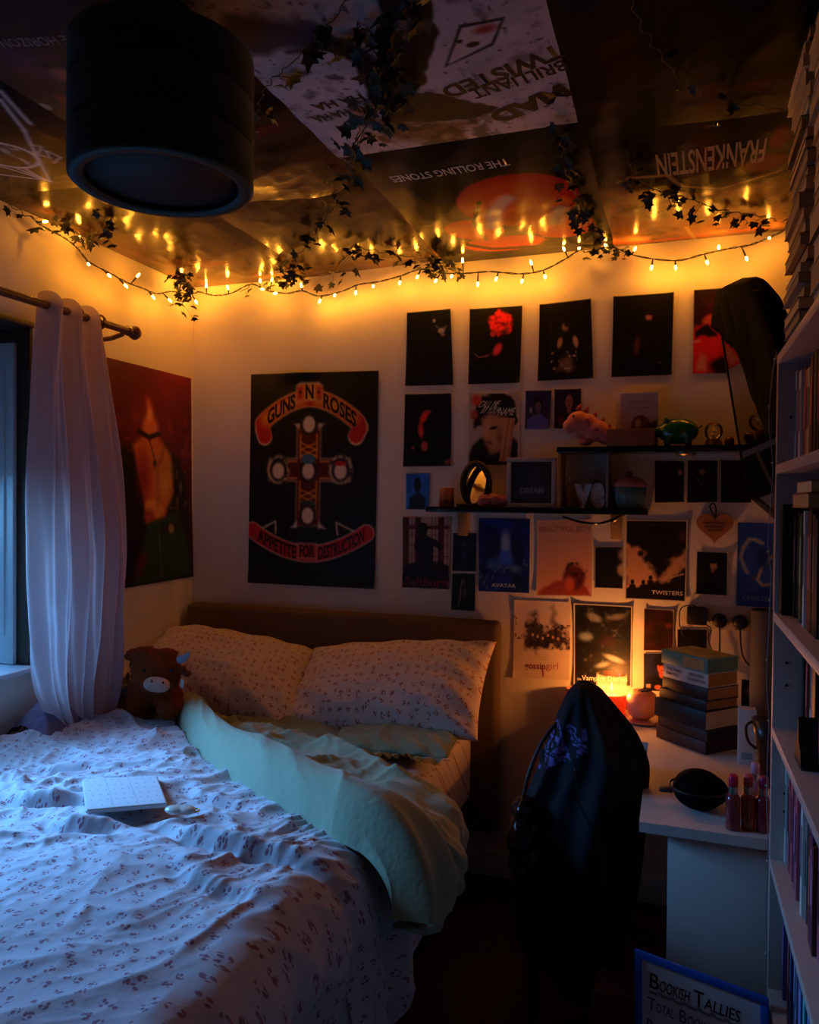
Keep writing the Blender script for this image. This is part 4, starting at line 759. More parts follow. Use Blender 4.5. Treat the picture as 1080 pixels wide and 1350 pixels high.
# ================================================================== ivy garlands
LEAF = mat('dark_ivy_leaf', (44, 44, 22), .55, var=.5, vscale=14); STEM = mat('ivy_stem', (84, 66, 34), .6, var=.2)
LOBE = [(0, 0), (.22, -.12), (.48, -.05), (.34, .22), (.52, .50), (.22, .55), (0, 1.0), (-.22, .55), (-.52, .50), (-.34, .22), (-.48, -.05), (-.22, -.12)]
def ivy(label, pts, nleaf, size, spread=.03, seed=1, stemr=.0016, drop=0.0, zmax=None):
    r = random.Random(seed); c = catmull(pts, 10); t = thing('ivy_garland', label, 'garland', c[0], 'artificial ivy garlands')
    zt = ZC-.022 if zmax is None else zmax
    for i, p in enumerate(c): p.z = min(p.z-drop*abs(math.sin(i*.35+seed))+.004*math.sin(i*1.7), zt); p.x += .006*math.sin(i*1.3+seed)
    MB().tube(c, stemr, 5).build('stem', STEM, t, True)
    V = []; F = []
    for k in range(nleaf):
        q = c[min(len(c)-1, int(r.random()*len(c)))]; p = q+Vector((r.uniform(-1, 1), r.uniform(-1, 1), r.uniform(-1.2, .1)))*spread; p.z = min(p.z, zt-.004)
        s = size*r.uniform(.65, 1.2); R = Matrix.Rotation(r.uniform(0, 2*PI), 3, 'Z') @ Matrix.Rotation(r.uniform(-1.0, 1.0), 3, 'X') @ Matrix.Rotation(r.uniform(-.9, .9), 3, 'Y')
        o = len(V); V.append(p+R @ Vector((0, s*.35, .06*s)))
        for x, y in LOBE:
            w = p+R @ Vector((x*s, y*s, -abs(x)*.35*s-.12*s*y*y)); w.z = min(w.z, ZC-.012); V.append(w)
        n = len(LOBE); F += [(o, o+1+j, o+1+(j+1) % n) for j in range(n)]
        # petiole
        d = R @ Vector((.03*s, 0, 0)); o = len(V); V += [q-d, q+d, p+d, p-d]; F += [(o, o+1, o+2), (o, o+2, o+3)]
    put(fastmesh('leaves', [tuple(v) for v in V], [np.array(F)]), 'leaves', LEAF, t, smooth=False); return t
Zc = lambda *pp, z=ZC-.03: [at(a, b, 'Z', z) for a, b in pp]
ivy('ivy garland with a few large leaves crossing the white ceiling poster beside the lampshade', Zc((470, -20), (440, 25), (400, 70), (362, 102), (342, 135), (338, 165)), 13, .042, .03, 3, .0013)
ivy('long ivy garland trailing across the ceiling from the front towards the corner', Zc((565, -20), (530, 20), (512, 70), (492, 120), (474, 170), (466, 205), (450, 250), (428, 296), (398, 330), (362, 352)), 70, .040, .045, 5)
ivy('ivy garland hanging beside the red-shapes ceiling poster', Zc((738, 165), (742, 200), (752, 240), (770, 285), (796, 318)), 40, .036, .035, 8)
ivy('ivy garland under the brown lettered ceiling poster near the book stacks', Zc((832, 215), (846, 243), (885, 256), (925, 268), (965, 280), (1000, 284), (1026, 292)), 46, .034, .035, 9)
ivy('bunch of ivy hanging straight down in the room corner', [at(x, y, 'Y', 2.72) for x, y in ((238, 292), (236, 320), (240, 350), (246, 380), (240, 402))], 46, .036, .045, 12, zmax=ZC-.03)
ivy('ivy garland lying over the fairy lights at the left wall', [at(x, y, 'X', XL+.07) for x, y in ((10, 268), (45, 288), (75, 285), (105, 282), (130, 290))]+Zc((150, 285)), 30, .036, .03, 15)
ivy('ivy garland looping along the top of the back wall', [at(x, y, 'Y', 2.93) for x, y in ((318, 385), (352, 362), (395, 348), (440, 330))]+Zc((470, 326), (515, 335), (560, 340), (585, 338)), 50, .038, .035, 18)
ivy('small bunch of ivy hanging at the middle of the back wall', [at(x, y, 'Y', 2.94) for x, y in ((560, 322), (580, 335), (596, 350), (604, 366))], 30, .032, .035, 21)
ivy('thin nearly bare ivy stem on the almost black ceiling poster', Zc((826, -10), (850, 40), (880, 85), (915, 118), (960, 132), (1034, 146)), 7, .03, .02, 24, .0012)
ivy('dense dark ivy clump over the front of the white ceiling poster', Zc((468, 30), (500, 70), (520, 110), (500, 140), (470, 190)), 44, .042, .05, 27)
ivy('ivy bunch dropping over the fairy lights beside the top-row photos', [at(x, y, 'Y', 2.93) for x, y in ((772, 305), (790, 318), (808, 326), (830, 330))], 24, .030, .028, 30)
# ================================================================== ceiling lamp
LC = at(215, 245, 'Z', 2.12); LX, LY = LC.x, LC.y; LR = .176
lampt = thing('pendant_lamp', 'dark green three-tier drum lampshade hanging from the ceiling', 'ceiling lamp', (LX, LY, 2.12))
GS = mat('dark_green_shade', (14, 34, 24), .8, var=.15, bump=.3, bscale=350, sheen=.2, spec=.2)
h0 = 2.12
for i in range(3):
    z0 = h0+i*.086; MB().lathe([(LR-.004, z0), (LR, z0+.003), (LR, z0+.079), (LR-.004, z0+.083), (LR-.008, z0+.083), (LR-.008, z0), (LR-.004, z0)], (LX, LY, 0), 72, cap=False).build('shade_tier', GS, lampt, True)
for i in (1, 2): MB().lathe([(LR-.011, h0+i*.086-.006), (LR-.011, h0+i*.086+.004)], (LX, LY, 0), 64, cap=False).build('dark_band', mat('black_gap', (9, 10, 9), .8), lampt, True)
MB().lathe([(LR-.030, h0+.004), (LR-.026, h0-.002), (LR-.006, h0-.002), (LR-.002, h0+.004), (LR-.006, h0+.010), (LR-.026, h0+.010), (LR-.030, h0+.004)], (LX, LY, 0), 64, cap=False).build('rim', mat('green_rim', (24, 46, 38), .5), lampt, True)
MB().lathe([(.0001, h0+.014), (LR-.024, h0+.014), (LR-.024, h0+.018), (.0001, h0+.018)], (LX, LY, 0), 64, cap=False).build('diffuser', mat('frosted_diffuser', (44, 28, 20), .6), lampt, True)
MB().tube([(LX, LY, h0+.018), (LX, LY, ZC-.03)], .012, 12).build('stem', mat('black_plastic', (16, 16, 17), .5), lampt)
MB().lathe([(.05, ZC-.032), (.055, ZC-.026), (.055, ZC-.008)], (LX, LY, 0), 32).build('ceiling_rose', mat('black_plastic', (16, 16, 17), .5), lampt)
# ================================================================== floating shelves
BLKG = mat('black_gloss', (13, 13, 14), .12, var=.1); BATT = mat('pale_wood_batten', (176, 132, 78), .6, var=.2)
ls = thing('floating_shelf', 'lower black gloss shelf on the back wall carrying the mirror and frame', 'shelf', (-.52, 2.92, 1.456))
MB().box((-.925, 2.845, 1.456), (-.095, 2.999, 1.477), .003).build('shelf_board', BLKG, ls)
for x in (-.815, -.215): MB().box((x-.018, 2.984, 1.36), (x+.022, 2.9985, 1.456), .002).build('wall_batten', BATT, ls)
us = thing('floating_shelf', 'upper black gloss shelf on the back wall carrying the green pig and globe', 'shelf', (-.07, 2.92, 1.68))
MB().box((-.42, 2.845, 1.682), (.215, 2.999, 1.702), .003).build('shelf_board', BLKG, us)
MB().box((-.417, 2.86, 1.4785), (-.405, 2.996, 1.682), .002).build('side_panel', BATT, us)
MB().box((-.243, 2.87, 1.4785), (-.235, 2.996, 1.682), .002).build('divider', mat('grey_board', (150, 146, 146), .5), us)
MB().lathe([(.0002, 0), (.030, .001), (.036, .006), (.036, .014)], (.03, 2.90, 1.667), 28).build('puck_light', mat('brushed_steel', (160, 150, 140), .3, 1), us)
pc = thing('bracket_arm', 'bent black bracket arm with a metal tip under the lower shelf', 'bracket', (-.3, 2.93, 1.42))
MB().tube(catmull([at(742, 681, 'Y', 2.93), at(765, 688, 'Y', 2.93), at(790, 690, 'Y', 2.94), at(812, 683, 'Y', 2.95), at(826, 674, 'Y', 2.955)], 6), .0045, 8).build('arm', BLKG, pc, True)
MB().tube([at(806, 689, 'Y', 2.945), at(824, 677, 'Y', 2.95)], .005, 10).build('metal_tip', mat('brass', (190, 150, 84), .25, 1), pc, True)
SL, SU = 1.4772, 1.7022
# --- lower shelf things
j = thing('candle_jar', 'small amber candle jar with a dark red label left of the oval mirror', 'candle', (-.862, 2.925, SL))
MB().lathe([(.026, SL), (.029, SL+.004), (.029, SL+.072), (.026, SL+.075)], (-.862, 2.925, 0), 28).build('jar', mat('amber_jar', (166, 96, 60), .25, coat=.4), j, True)
MB().lathe([(.0296, SL+.002), (.0296, SL+.026)], (-.862, 2.925, 0), 28, cap=False).build('label', mat('dark_red_label', (110, 30, 26), .5), j, True)
mr = thing('table_mirror', 'small oval mirror in a thick dark frame standing on the lower shelf', 'mirror', (-.74, 2.92, SL))
fr = MB(); n = 40; rx, rz, cx, cz = .052, .082, -.742, SL+.088
ov = lambda k, a, y: Vector((cx+(rx+a)*math.sin(2*PI*k/n), y, cz+(rz+a)*math.cos(2*PI*k/n)))
fr.tube([ov(k, 0, 2.92) for k in range(n+1)], .013, 10, cap=False); DKF = mat('dark_brown_frame', (38, 26, 22), .45, var=.2)
fr.build('frame', DKF, mr, True)
mn = Vector((-.37, -.90, .235)).normalized(); mx_ = Vector((0, 0, 1)).cross(mn); mx_ = (mx_ if mx_.x > 0 else -mx_).normalized(); mz_ = mn.cross(mx_); mz_ = mz_ if mz_.z > 0 else -mz_
g = MB(); g.prism([((rx-.006)*math.sin(2*PI*k/n), (rz-.006)*math.cos(2*PI*k/n)) for k in range(n)], (cx, 2.921, cz), mx_, mz_, -mn*.003); g.build('mirror_glass', mat('mirror_silver', (235, 228, 220), .04, 1, var=0), mr)
MB().box((cx-.072, 2.885, SL), (cx+.045, 2.955, SL+.014), .005).build('foot', DKF, mr)
MB().tube([(cx-.03, 2.93, SL+.01), (cx-.056, 2.935, SL+.07), (cx-.052, 2.93, SL+.12)], [.012, .010, .006], 8).build('arm', DKF, mr, True)
fz = put(blob([((-.665, 2.905, SL+.026), (.036, .03, .027)), ((-.70, 2.89, SL+.024), (.026, .024, .024)), ((-.635, 2.91, SL+.022), (.028, .026, .022))], .004, 2, .007, 130), 'fluffy_scrunchie', mat('pink_fluff', (188, 98, 92), .95, var=.3, vscale=90, sheen=.6)); tag(fz, 'pink fluffy scrunchie heaped beside the oval mirror', 'scrunchie')
X0, X1, Z0, Z1 = at(668, 664, 'Y', 2.9).x, at(733, 664, 'Y', 2.9).x, SL, at(700, 603, 'Y', 2.9).z
pf = thing('picture_frame', 'square pale picture frame with a dark print reading dream on the lower shelf', 'picture frame', ((X0+X1)/2, 2.91, SL)); f = MB(); t = .017; PW = mat('pale_frame', (176, 166, 160), .5)
for a, b in (((X0, 2.895, Z0), (X1, 2.918, Z0+t)), ((X0, 2.895, Z1-t), (X1, 2.918, Z1)), ((X0, 2.895, Z0+t), (X0+t, 2.918, Z1-t)), ((X1-t, 2.895, Z0+t), (X1, 2.918, Z1-t))): f.box(a, b, .002)
f.build('frame', PW, pf)
P = Pic(60, 60, (58, 60, 68), [(X0+t, 2.906, Z1-t), (X1-t, 2.906, Z1-t), (X1-t, 2.906, Z0+t), (X0+t, 2.906, Z0+t)]); P.border(.12, (40, 40, 46), .2); P.text('DREAM', .22, .62, .80, .76, (150, 148, 148), .03)
for k, y in enumerate((.30, .40, .50)): P.line([(.3, y), (.7, y)], .012, (84, 84, 90), .8)
for k in range(5): P.line([(.5, .95), (.3+.1*k, .84)], .012, (90, 92, 92), .8)
P.build('picture', mat_print('framed_print', .3), NB, parent=pf, curl=0, off=0)
bt = thing('gold_bottle', 'slim yellow bottle standing inside the shelf box beside the white letters', 'bottle', (-.385, 2.93, SL))
MB().lathe([(.010, SL), (.012, SL+.004), (.012, SL+.075), (.006, SL+.088), (.006, SL+.10)], (-.385, 2.93, 0), 20).build('bottle_body', mat('yellow_bottle', (200, 150, 70), .3), bt, True)
MB().lathe([(.008, SL+.10), (.008, SL+.118)], (-.385, 2.93, 0), 16).build('cap', mat('gold_cap', (210, 180, 120), .3, .5), bt)
# white letters
lt = thing('letter_ornament', 'white wooden letters with dark flecks standing in the shelf box', 'ornament', (-.30, 2.90, SL))
def letter(ch, x0, x1, z0, z1, y):
    V, T, a = text_tris(ch, .055); n = len(V); Vs = []; 
    for yy in (y, y+.018): Vs += [(x0+(x1-x0)*v[0], yy, z0+(z1-z0)*v[1]) for v in V]
    ed = {}
    for t3 in T:
        for i in range(3):
            e = (t3[i], t3[(i+1) % 3]); ed[e] = ed.get(e, 0)+1
    sides = [(a, b, b+n, a+n) for (a, b) in ed if (b, a) not in ed]
    me = fastmesh(ch, Vs, [T, T[:, ::-1]+n, np.array(sides)]); return put(me, 'letter', mat('flecked_white', (206, 192, 184), .5, var=.25, vscale=120), lt, smooth=False)
letter('v', -.362, -.295, SL, SL+.090, 2.90); letter('e', -.302, -.248, SL, SL+.096, 2.902)
sv = thing('small_brown_jug', 'tiny brown jug behind the white letters on the shelf', 'jug', (-.285, 2.955, SL)); MB().lathe([(.012, SL), (.018, SL+.03), (.016, SL+.07), (.009, SL+.09), (.011, SL+.105)], (-.285, 2.955, 0), 20).build('jug_body', mat('brown_glaze', (88, 50, 34), .3, coat=.4), sv, True)
MB().tube([(-.271, 2.955, SL+.085), (-.258, 2.955, SL+.075), (-.262, 2.955, SL+.05), (-.269, 2.955, SL+.045)], .003, 6).build('handle', mat('brown_glaze', (88, 50, 34)), sv, True)
cj = thing('cookie_jar', 'teal ridged cupcake jar with a pink lid at the right end of the lower shelf', 'jar', (-.165, 2.92, SL))
b = MB(); n = 72
prof = [(.046, 0), (.050, .004), (.058, .05), (.060, .078)]
rings = [[b.bm.verts.new((-.165+(r*(1+.035*math.cos(18*2*PI*k/n)))*math.cos(2*PI*k/n), 2.92+(r*(1+.035*math.cos(18*2*PI*k/n)))*math.sin(2*PI*k/n), SL+h)) for k in range(n)] for r, h in prof]
for i in range(len(prof)-1):
    for k in range(n): b.bm.faces.new((rings[i][k], rings[i][(k+1) % n], rings[i+1][(k+1) % n], rings[i+1][k]))
b.bm.faces.new(rings[0][::-1]); b.bm.faces.new(rings[-1]); b.build('jar_body', mat('teal_glaze', (84, 124, 128), .3, coat=.3), cj, True)
MB().lathe([(.062, SL+.079), (.064, SL+.085), (.060, SL+.096), (.045, SL+.110), (.02, SL+.118), (.0005, SL+.12)], (-.165, 2.92, 0), 40).build('lid', mat('pink_glaze', (188, 116, 118), .3, coat=.3), cj, True)
MB().ball((-.165, 2.92, SL+.128), (.012, .012, .011), 3).build('lid_knob', mat('cherry_glaze', (120, 60, 54), .2, coat=.5), cj, True)
# --- upper shelf things
PINK = mat('pink_plush', (214, 116, 100), .9, var=.12, vscale=60, bump=.5, bscale=260, sheen=.5)
dn = thing('plush_dinosaur', 'pink plush dinosaur with back spikes lying at the left end of the upper shelf', 'soft toy', (-.33, 2.90, SU))
def dp(px, py, y=2.895): return at(px, py, 'Y', y)
body = blob([(dp(763, 556), (.044, .040, .040)), (dp(752, 562), (.028, .032, .028)), (dp(775, 560), (.040, .040, .042)), (dp(787, 568), (.046, .044, .040)), (dp(800, 576), (.036, .036, .030)), (dp(765, 574), (.016, .018, .022)), (dp(812, 582), (.030, .022, .016)), (dp(772, 583), (.026, .03, .014))], .0045, 5)
put(body, 'body', PINK, dn)
for px, py in ((764, 537), (774, 540), (785, 547), (795, 555), (803, 563)):
    q = dp(px, py); MB().lathe([(.011, -.012), (.007, .004), (.0008, .014)], q, 10, axis=(.45, 0, 1)).build('back_spike', mat('rose_felt', (180, 80, 84), .9), dn, True)
for s_ in (-.03, ): MB().ball(dp(758, 550)+Vector((0, -.038, 0)), .0045, 2).build('eye', mat('black_bead', (10, 9, 10), .2), dn, True)
for px, py in ((776, 556), (788, 568)): MB().ball(dp(px, py)+Vector((0, -.040, 0)), (.010, .004, .010), 2).build('felt_spot', mat('rose_felt', (180, 80, 84)), dn, True)
bx = thing('wooden_box', 'open plain wooden box on the upper shelf in front of the white book', 'box', (-.155, 2.885, SU)); x0, x1 = at(800, 585, 'Y', 2.85).x, at(863, 585, 'Y', 2.85).x; z1 = at(830, 565, 'Y', 2.85).z
b = MB(); b.box((x0, 2.85, SU), (x1, 2.856, z1), .001); b.box((x0, 2.90, SU), (x1, 2.906, z1), .001); b.box((x0, 2.856, SU), (x0+.006, 2.90, z1), .001); b.box((x1-.006, 2.856, SU), (x1, 2.90, z1), .001); b.box((x0+.006, 2.856, SU), (x1-.006, 2.90, SU+.005)); b.build('box_shell', mat('plain_wood', (150, 92, 60), .65, var=.2, vscale=25), bx)
bk = thing('book', 'pale lavender book with a round cover picture leaning on the wall above the wooden box', 'book', (-.14, 2.955, SU)); bx0, bx1 = at(812, 580, 'Y', 2.95).x, at(868, 580, 'Y', 2.95).x; bz = at(840, 517, 'Y', 2.95).z
MB().box((bx0, 2.95, SU), (bx1, 2.953, bz), .001).box((bx0, 2.972, SU), (bx1, 2.975, bz), .001).box((bx0, 2.953, SU), (bx0+.003, 2.972, bz), .001).build('cover', mat('pale_cover', (196, 178, 180), .5), bk)
MB().box((bx0+.003, 2.953, SU+.003), (bx1-.003, 2.972, bz-.003)).build('pages', mat('page_paper', (206, 186, 150), .9), bk)
P = Pic(50, 70, (190, 170, 178), [(bx0+.016, 2.9497, bz-.004), (bx1-.004, 2.9497, bz-.004), (bx1-.004, 2.9497, SU+.004), (bx0+.016, 2.9497, SU+.004)]); P.ell(.55, .62, .28, .22, (110, 64, 56), .1); P.ell(.48, .56, .10, .10, (206, 170, 150), .4); P.ell(.56, .74, .16, .12, (70, 40, 40), .4); P.poly([(.7, .6), (1, .5), (1, 1), (.6, 1)], (60, 36, 36), .9, .04)
for y in (.16, .27): P.line([(.22, y), (.8, y)], .014, (140, 110, 118), .8, .01)
P.build('cover_print', mat_print('framed_print'), NB, parent=bk, curl=0, off=0)
GG = mat('green_glaze', (16, 92, 34), .06, var=.15, coat=.8); c = at(894, 570, 'Y', 2.90)
pg = thing('piggy_bank', 'shiny green ceramic piggy bank in the middle of the upper shelf', 'piggy bank', (c.x, 2.9, SU)); c.z = SU+.054
put(blob([(c, (.072, .048, .048)), (c+Vector((-.064, -.004, .0)), (.018, .02, .02)), (c+Vector((-.035, -.022, -.04)), (.014, .014, .014)), (c+Vector((.035, -.022, -.04)), (.014, .014, .014)), (c+Vector((-.035, .022, -.04)), (.014, .014, .014)), (c+Vector((.035, .022, -.04)), (.014, .014, .014))], .004, 6), 'pig_body', GG, pg)
for s_ in (-1, 1): MB().lathe([(.012, 0), (.008, .010), (.001, .016)], c+Vector((-.038, .022*s_, .034)), 10, axis=(-.35, .35*s_, 1)).build('ear', GG, pg, True)
MB().tube(catmull([c+Vector((.070, 0, .01)), c+Vector((.079, 0, .016)), c+Vector((.076, .006, .022))], 4), .003, 6).build('tail', GG, pg, True)
c = at(941, 582, 'Y', 2.92)
sg = thing('snow_globe', 'small glass globe with a tree inside on a brass base beside the television', 'snow globe', (c.x, 2.92, SU))
MB().lathe([(.030, SU), (.031, SU+.006), (.026, SU+.022), (.022, SU+.026)], (c.x, 2.92, 0), 32).build('globe_base', mat('aged_brass', (160, 124, 74), .35, .8), sg, True)
MB().lathe([(.020, SU+.026), (.028, SU+.036), (.032, SU+.052), (.028, SU+.070), (.016, SU+.081), (.0005, SU+.084)], (c.x, 2.92, 0), 32, cap=False).build('glass_dome', mat_clear('globe_glass', (252, 250, 246), .02, .12), sg, True)
MB().lathe([(.004, SU+.026), (.003, SU+.038), (.013, SU+.040), (.004, SU+.052), (.010, SU+.053), (.0005, SU+.07)], (c.x, 2.92, 0), 12).build('tiny_tree', mat('pale_figure', (196, 180, 150), .6), sg)
c = at(962, 582, 'Y', 2.92); go = MB(); go.lathe([(.012, 0), (.016, .006), (.017, .018), (.012, .030), (.004, .034)], (c.x, 2.92, SU), 24); go = go.build('small_brown_pot', mat('brown_lustre', (120, 74, 54), .25, .3), smooth=True); tag(go, 'tiny rounded brown pot between the glass globe and the television', 'pot')
# --- wooden heart
hs = thing('heart_sign', 'wooden heart with burnt writing hanging on the wall by a dark cord', 'sign', at(942, 716, 'Y', 2.985))
hc = at(942.5, 694, 'Y', 2.985); hp = []
for k in range(48):
    a = 2*PI*k/48; hp.append((.0039*16*math.sin(a)**3*1.0, .0038*(13*math.cos(a)-5*math.cos(2*a)-2*math.cos(3*a)-math.cos(4*a))))
b = MB(); b.prism(hp, hc, (1, 0, 0), (0, 0, 1), (0, .008, 0)); b.build('heart_board', mat('honey_wood', (176, 112, 66), .6, var=.15, vscale=22), hs)
wr = MB()
for y, w_ in ((.012, .04), (-.002, .036), (-.016, .026)): wr.tube([hc+Vector((-w_, -.001, y)), hc+Vector((w_, -.001, y))], .0012, 4)
for k, (y, w_) in enumerate(((.012, .04), (-.002, .036), (-.016, .026))): MB().tube([hc+Vector((-w_+i*w_/9, -.0012, y+.003*math.sin(i*2.4))) for i in range(19)], .0010, 4).build('burnt_line', mat('burnt_brown', (84, 42, 24), .8), hs)
wr.bm.free()
MB().tube(catmull([hc+Vector((.001, -.002, .030)), at(936, 668, 'Y', 2.985), at(941, 664, 'Y', 2.985), at(944, 670, 'Y', 2.985), hc+Vector((.002, -.002, .028))], 6), .003, 6).build('cord', mat('black_cord', (16, 14, 15), .8), hs, True)
# ================================================================== sockets, plugs and speaker
so = thing('wall_socket', 'white double wall socket low on the back wall behind the desk', 'socket', at(962, 829, 'Y', 2.99)); a, b_ = at(934, 829, 'Y', 2.99), at(1000, 803, 'Y', 2.99)
MB().box((a.x, 2.988, a.z), (b_.x, 2.9995, b_.z), .003).build('face_plate', mat('socket_white', (186, 176, 164), .4), so)
MB().box((a.x+.08, 2.986, b_.z-.02), (a.x+.09, 2.989, b_.z-.008)).build('switch', mat('socket_white', (186, 176, 164)), so)
BP = mat('black_plastic', (16, 16, 17), .5)
def plug(px, py, label, cable):
    c = at(px, py, 'Y', 2.98); t = thing('plug', label, 'plug', (c.x, 2.98, c.z))
    MB().lathe([(.025, 0), (.025, .02), (.021, .032), (.004, .034)], (c.x, 2.987, c.z), 24, axis=(0, -1, 0)).build('plug_body', BP, t, True)
    MB().tube(catmull(cable, 7), .0035, 6).build('plug_cable', BP, t, True)
plug(949, 818, 'left black round plug with its cable going straight down behind the books', [at(949, 826, 'Y', 2.965), at(949, 850, 'Y', 2.97), at(948, 890, 'Y', 2.97), at(948, 930, 'Y', 2.97), Vector((.14, 2.96, .724))])
plug(976, 820, 'right black round plug with a cable looping towards the grey speaker', [at(976, 828, 'Y', 2.965), at(977, 850, 'Y', 2.97), at(981, 868, 'Y', 2.965), at(995, 882, 'Y', 2.96), at(1012, 884, 'Y', 2.95)])
c = at(919, 812, 'Y', 2.97); ad = thing('power_adapter', 'black power adapter with a looping cable plugged in above the small prints', 'adapter', (c.x, 2.975, c.z-.03))
MB().box((c.x-.034, 2.955, c.z-.032), (c.x+.034, 2.998, c.z+.032), .006).build('adapter_body', BP, ad)
MB().tube(catmull([at(919, 800, 'Y', 2.96), at(912, 798, 'Y', 2.965), at(898, 802, 'Y', 2.975), at(896, 822, 'Y', 2.985), at(901, 838, 'Y', 2.985)], 7), .0022, 6).build('cable', BP, ad, True)
MB().tube(catmull([at(930, 822, 'Y', 2.965), at(938, 830, 'Y', 2.97), at(934, 842, 'Y', 2.975), at(940, 862, 'Y', 2.975), at(946, 890, 'Y', 2.975)], 7), .0022, 6).build('cable', BP, ad, True)
c0, c1 = at(1000, 882, 'Y', 2.93), at(1000, 803, 'Y', 2.93); gs = thing('smart_speaker', 'tall grey cylinder speaker half hidden by the bookcase', 'speaker', (c0.x+.02, 2.93, .72))
MB().lathe([(.046, .7205), (.05, .728), (.05, c1.z-.006), (.046, c1.z)], (c0.x+.022, 2.925, 0), 40).build('speaker_body', mat('grey_mesh', (92, 90, 92), .7, bump=.4, bscale=600), gs, True)
MB().lathe([(.0005, c1.z+.001), (.044, c1.z+.0005), (.045, c1.z-.002)], (c0.x+.022, 2.925, 0), 40, cap=False).build('top_panel', BP, gs, True)
# ================================================================== desk
DZ = .72; DW = mat('white_laminate', (214, 206, 200), .45, var=.03)
dk = thing('corner_desk', 'white corner desk between the bed and the bookcase', 'desk', (.04, 2.5, 0))
b = MB(); b.prism([(-.395, 2.60), (-.075, 2.60), (-.075, 1.945), (.475, 1.945), (.475, 2.983), (-.395, 2.983)], (0, 0, DZ-.025), (1, 0, 0), (0, 1, 0), (0, 0, .025)); b.build('desk_top', DW, dk)
MB().box((-.008, 1.975, 0), (.47, 1.993, DZ-.0255), .001).build('end_panel', DW, dk)
MB().box((-.385, 2.93, 0), (-.350, 2.965, DZ-.0255), .002).build('leg', DW, dk)
MB().box((-.34, 2.945, .60), (.46, 2.962, DZ-.0255), .001).build('back_rail', DW, dk)
D0 = DZ+.0004
# candle
c = at(806, 945, 'Z', DZ); cn = thing('lit_candle', 'lit red candle in a clear glass jar glowing against the wall', 'candle', (c.x, c.y, D0)); cx, cy = c.x, c.y
k_ = NT('candle_glass'); td = k_.n('BsdfTransparent'); td.inputs[0].default_value = (1, .93, .85, 1); tl_ = k_.n('BsdfTranslucent'); tl_.inputs[0].default_value = (.9, .75, .6, 1); gl_ = k_.n('BsdfGlossy'); gl_.inputs['Roughness'].default_value = .05
m1 = k_.n('MixShader', inputs={0: .06}); k_.l(td.outputs[0], m1.inputs[1]); k_.l(tl_.outputs[0], m1.inputs[2]); m2 = k_.n('MixShader', inputs={0: .06}); k_.l(m1.outputs[0], m2.inputs[1]); k_.l(gl_.outputs[0], m2.inputs[2]); k_.l(m2.outputs[0], k_.out.inputs[0]); GL = k_.m; h = .155; r = .054
MB().lathe([(.0005, D0+.001), (r-.006, D0+.001), (r, D0+.008), (r, D0+h), (r-.003, D0+h+.002), (r-.004, D0+h), (r-.004, D0+.014), (.0005, D0+.012)], (cx, cy, 0), 48, cap=False).build('glass_jar', GL, cn, True)
MB().lathe([(.0005, D0+.013), (r-.0045, D0+.015), (r-.0045, D0+.088), (r-.014, D0+.086), (.0005, D0+.084)], (cx, cy, 0), 40, cap=False).build('wax', mat('red_wax', (200, 36, 20), .5, emit=(255, 56, 14), es=.7), cn, True)  # wax emission stands in for flame light shining through it
MB().tube([(cx, cy, D0+.083), (cx, cy, D0+.096)], .0012, 6).build('wick', mat('burnt_wick', (12, 10, 9), .9), cn)
MB().lathe([(.0005, D0+.092), (.005, D0+.100), (.0055, D0+.106), (.003, D0+.118), (.0004, D0+.128)], (cx, cy, 0), 16).build('flame', mat('flame', (255, 200, 90), .5, emit=(255, 150, 40), es=40), cn, True)
lamp('candle_glow', 'POINT', (cx, cy, D0+.112), CANDLE_W, (1.0, .36, .07), shadow_soft_size=.012)
# apple cup on its plate
c = at(846, 950, 'Z', DZ); ap = thing('apple_cup', 'pink apple-shaped pot with a dark leaf lid beside the lit candle', 'pot', (c.x, c.y, D0+.008)); cx, cy = c.x, c.y
PKC = mat('pale_pink_glaze', (236, 182, 150), .35, coat=.3)
MB().lathe([(.030, .002), (.045, .014), (.056, .045), (.057, .066), (.048, .088), (.030, .100), (.012, .094), (.0005, .090)], (cx, cy, D0+.009), 48).build('pot_body', PKC, ap, True)
MB().tube(catmull([(cx, cy, D0+.098), (cx+.004, cy, D0+.112), (cx+.012, cy, D0+.118)], 4), .004, 8).build('stalk', mat('dark_stalk', (44, 34, 28), .6), ap, True)
b = MB(); b.prism([(0, 0), (.012, .012), (.032, .014), (.048, .004), (.034, -.010), (.012, -.010)], (cx-.014, cy-.02, D0+.110), (1, .1, .05), (0, 1, .1), (0, 0, .004)); b.build('leaf', mat('dark_leaf', (40, 38, 34), .5), ap)
pt = MB(); pt.lathe([(.045, D0), (.052, D0+.001), (.078, D0+.007), (.079, D0+.009), (.05, D0+.0075), (.0005, D0+.007)], (cx+.005, cy-.008, 0), 48); pt = pt.build('saucer', mat('pink_saucer', (206, 140, 118), .4, coat=.3), smooth=True); tag(pt, 'pale pink saucer under the apple-shaped pot', 'saucer')
c = at(757, 922, 'Z', DZ); mg = thing('pink_mug', 'small pink mug half hidden behind the jacket hood', 'mug', (c.x+.01, 2.955, D0))
MB().lathe([(.022, D0), (.026, D0+.004), (.028, D0+.07), (.026, D0+.072), (.025, D0+.068), (.023, D0+.008), (.0005, D0+.006)], (c.x+.01, 2.95, 0), 32).build('mug_body', mat('dusky_pink_glaze', (190, 104, 92), .4), mg, True)
MB().tube(catmull([(c.x+.037, 2.95, D0+.058), (c.x+.054, 2.95, D0+.052), (c.x+.054, 2.95, D0+.028), (c.x+.036, 2.95, D0+.018)], 5), .004, 8).build('handle', mat('dusky_pink_glaze', (190, 104, 92)), mg, True)
